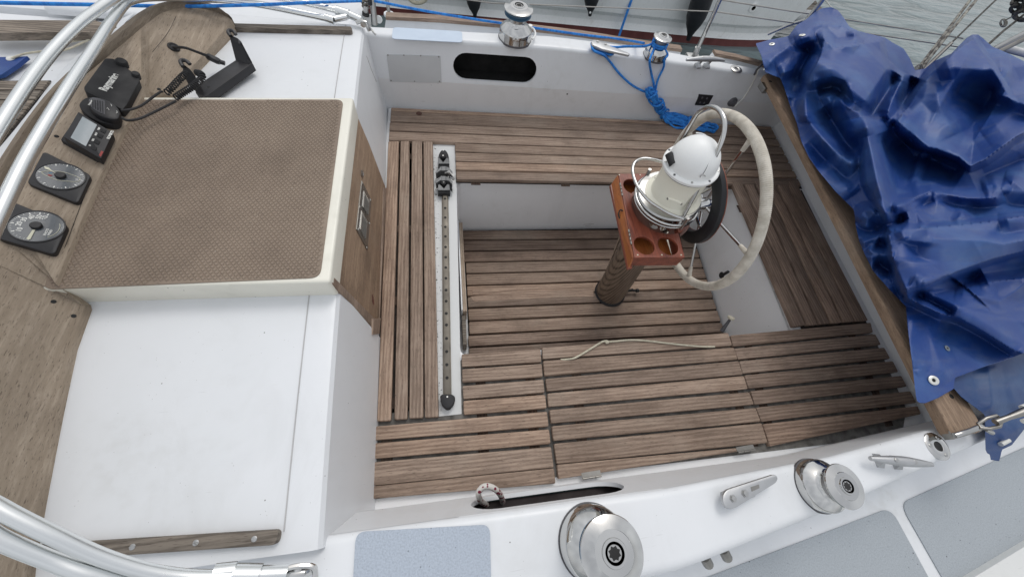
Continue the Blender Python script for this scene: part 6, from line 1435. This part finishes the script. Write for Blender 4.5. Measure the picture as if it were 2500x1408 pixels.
tag(o.build('tangled_coil', M['rope_dark']), 'tangled coil of dark line hanging at the top right corner', 'coil')
o = MB().tube([PX(2485, 34, 3.2), PX(2462, 46, 3.2), PX(2450, 52, 3.2)], .004, 8)
o.tube(catmull([PX(2450 + 8 * math.cos(t), 57 + 9 * math.sin(t), 3.2) for t in np.linspace(0, 6.28, 8, endpoint=False)], 4, True), .004, 7, closed=True); o.tube(catmull([PX(2448 + 5 * math.cos(t), 56 + 8 * math.sin(t), 3.19) for t in np.linspace(0, 6.28, 8, endpoint=False)], 4, True), .004, 7, closed=True)
tag(o.build('rope_loop', M['rope_grey']), 'small pale rope loop hanging left of the tangled coil', 'rope loop')
# ================================================================== neighbouring boat
YN = 4.95
hull = empty('neighbour_boat', tuple(PY(1634, 109, YN)), 'white hull of the boat moored alongside with a red brown boot stripe', 'boat')
zsec = [(-.75, -.10, 1), (-.6, -.02, 1), (-.52, 0.0, 1), (-.515, .015, 0), (-.46, .05, 0), (-.40, .055, 0), (-.35, .02, 0), (.2, .07, 0), (.6, .14, 0), (1.2, .2, 0)]
x1 = lambda z: float(np.interp(z, [-.75, -.5, -.36, 1.2], [4.50, 4.60, 4.76, 5.72]))
def hullmesh(zs, name, mat):
    mb = MB(); n = 40; vs = []
    for i in range(n + 1):
        t = i / n
        for z, dy in zs: x = -9 + (x1(z) + 9) * t; yy = YN + dy + .012 * max(0, -x) ** 2 * .9 + (.10 * max(0, (x - 3.6)) ** 2); vs.append((x, yy, z))
    m = len(zs); mb.add(vs, [(i * m + k, i * m + k + 1, (i + 1) * m + k + 1, (i + 1) * m + k) for i in range(n) for k in range(m - 1)])
    e = n * m; vs2 = [mb.v[e + k] for k in range(m)]; mb.add(vs2 + [(v[0] - .05, v[1] + 2.5, v[2]) for v in vs2], [(k, k + 1, m + k + 1, m + k) for k in range(m - 1)])
    return mb.build(name, mat, hull, angle=25)
hullmesh([(z, d) for z, d, r in zsec if r], 'boot_stripe', M['redboot'])
hullmesh([(-.52, .002)] + [(z, d) for z, d, r in zsec if not r], 'topsides', M['bootwhite'])
for u, v in ((1595, 1), (1838, 18)):
    c = PY(u, v, YN + .07); MB().lathe([(.05, -.02), (.05, .004), (.022, .006), (.0004, -.002)], c + Vector((0, -.02, 0)), (0, -1, 0), 20).build('skin_fitting', M['whitepaint'] if u > 1700 else M['steel'], hull); MB().lathe([(.024, .008), (.0004, .008)], c + Vector((0, -.02, 0)), (0, -1, 0), 16).build('drain_hole', M['seam'], hull)
def fender(u0, v0, u1, v1, R, label, tip=True, y=YN - .12):
    a, b = PY(u0, v0, y), PY(u1, v1, y); d = (b - a); L = d.length; f = empty('fender', tuple(a), label, 'fender', 'black fenders hanging on the neighbouring hull')
    MB().lathe([(.0004, 0), (R * .22, .005), (R * .3, L * .10), (R * .45, L * .16), (R * .75, L * .26), (R * .95, L * .38), (R, L * .5), (R, L * .9), (R * .7, L), (.0004, L * 1.02)], a, d, 28).build('body', M['fender'], f)
    return f, a
f, a = fender(1160, 44, 1152, -60, .085, 'leftmost black teardrop fender above the near end of the cockpit')
f2, a2 = fender(1440, 40, 1452, -70, .09, 'black fender between the big winch and the blue line'); MB().lathe([(.012, 0), (.012, .006), (.0004, .006)], PY(1441, 31, YN - .21), (0, -1, 0), 12).build('eyelet', M['whitepaint'], f2)
f3, a3 = fender(1680, 99, 1738, -70, .125, 'largest long black fender beside the leaning stanchion')
fender(598, 26, 590, -60, .09, 'black fender seen over the sprayhood hoops')
o = MB().tube([PY(1510, 92, YN - .1), PY(1528, 40, YN - .02), PY(1546, -12, YN + .05)], .016, 8).build('hanging_line', M['rope_blue']); tag(o, 'blue line hanging straight down the neighbouring hull', 'rope')
o = MB(); o.tube(catmull([PY(1020 + 22 * math.cos(t), -8 + 16 * math.sin(t), YN - .1) for t in np.linspace(.0, 3.14, 8)], 4), .02, 8); tag(o.build('hanging_bight', M['cord_cream']), 'pale rope bight hanging on the neighbouring hull left of the first fender', 'rope')
for a_, b_, lb in (((-30, 14), (30, 46), 'lowest'), ((20, -4), (44, 20), 'rightmost'), ((-10, 4), (26, 30), 'middle')):
    o = MB().tube([PY(*a_, 3.2), PY(*b_, 2.9)], .010, 8).build('blue_line', M['rope_blue']); tag(o, lb + ' of the short blue lines crossing in the top left corner', 'rope', 'blue lines in the top left corner')
# ================================================================== pontoon
pn = empty('pontoon', tuple(P(1970, 20, -.25)), 'weathered plank pontoon with a pale edge tube beyond the neighbouring stern', 'pontoon')
a, b = P(1917, 34, -.3), P(2010, 44, -.3); d = (b - a).normalized(); n_ = Vector((-d.y, d.x, 0))
MB().tube([a - d * 2.0, b + d * .15], .07, 14).build('edge_tube', M['grp_dirty'], pn)
e = P(2016, 3, -.3); L0 = (b - a).length
for k in range(9):
    q = [a - d * 2 + n_ * (.12 + k * .22), b + d * (.1) + n_ * (.12 + k * .22), b + d * (.1) + n_ * (.12 + k * .22 + .19), a - d * 2 + n_ * (.12 + k * .22 + .19)]
    MB().prism([tuple(p[:2]) for p in q], -.33, -.28, .006).build('plank', M['teakgrey'], pn, smooth=False)
o = MB().tube([PY(2014, 0, 5.2), PY(2034, 24, 4.9)], .008, 8).build('mooring_rope', M['white']); tag(o, 'thin white rope from the pontoon down behind the cover', 'rope')
# sail cover corner and cords on the coach roof, top left
sc0 = empty('sail_cover', tuple(P(0, 160, .83)), 'corner of a blue sail cover on the coach roof at the left edge', 'cover')
q = [P(u, v, .825) for u, v in ((-80, 139), (40, 139), (66, 137), (40, 158), (4, 182), (-80, 200))]; MB().prism([tuple(p[:2]) for p in q], .812, .825, .002).build('fabric', M['tarp'], sc0)
MB().lathe([(.014, 0), (.012, .003), (.006, .003), (.0004, .001)], P(26, 143, .826), (0, 0, 1), 20).build('grommet', M['zinc'], sc0)
o = MB()
o.tube(catmull([P(28, 143, .83), P(60, 132, .83), P(110, 125, .83), P(160, 122, .83), P(212, 100, .835), P(250, 84, .84)], 6), .0035, 7); o.tube(catmull([P(120, 116, .84), P(128, 100, .845), P(142, 100, .84), P(134, 112, .84), P(118, 110, .84), P(126, 122, .84)], 5), .004, 7); o.tube(catmull([P(110, 125, .83), P(150, 108, .83), P(210, 96, .83)], 5), .003, 7)
tag(o.build('cord', M['cord_cream']), 'knotted cream cord lying on the coach roof behind the hoops', 'cord')
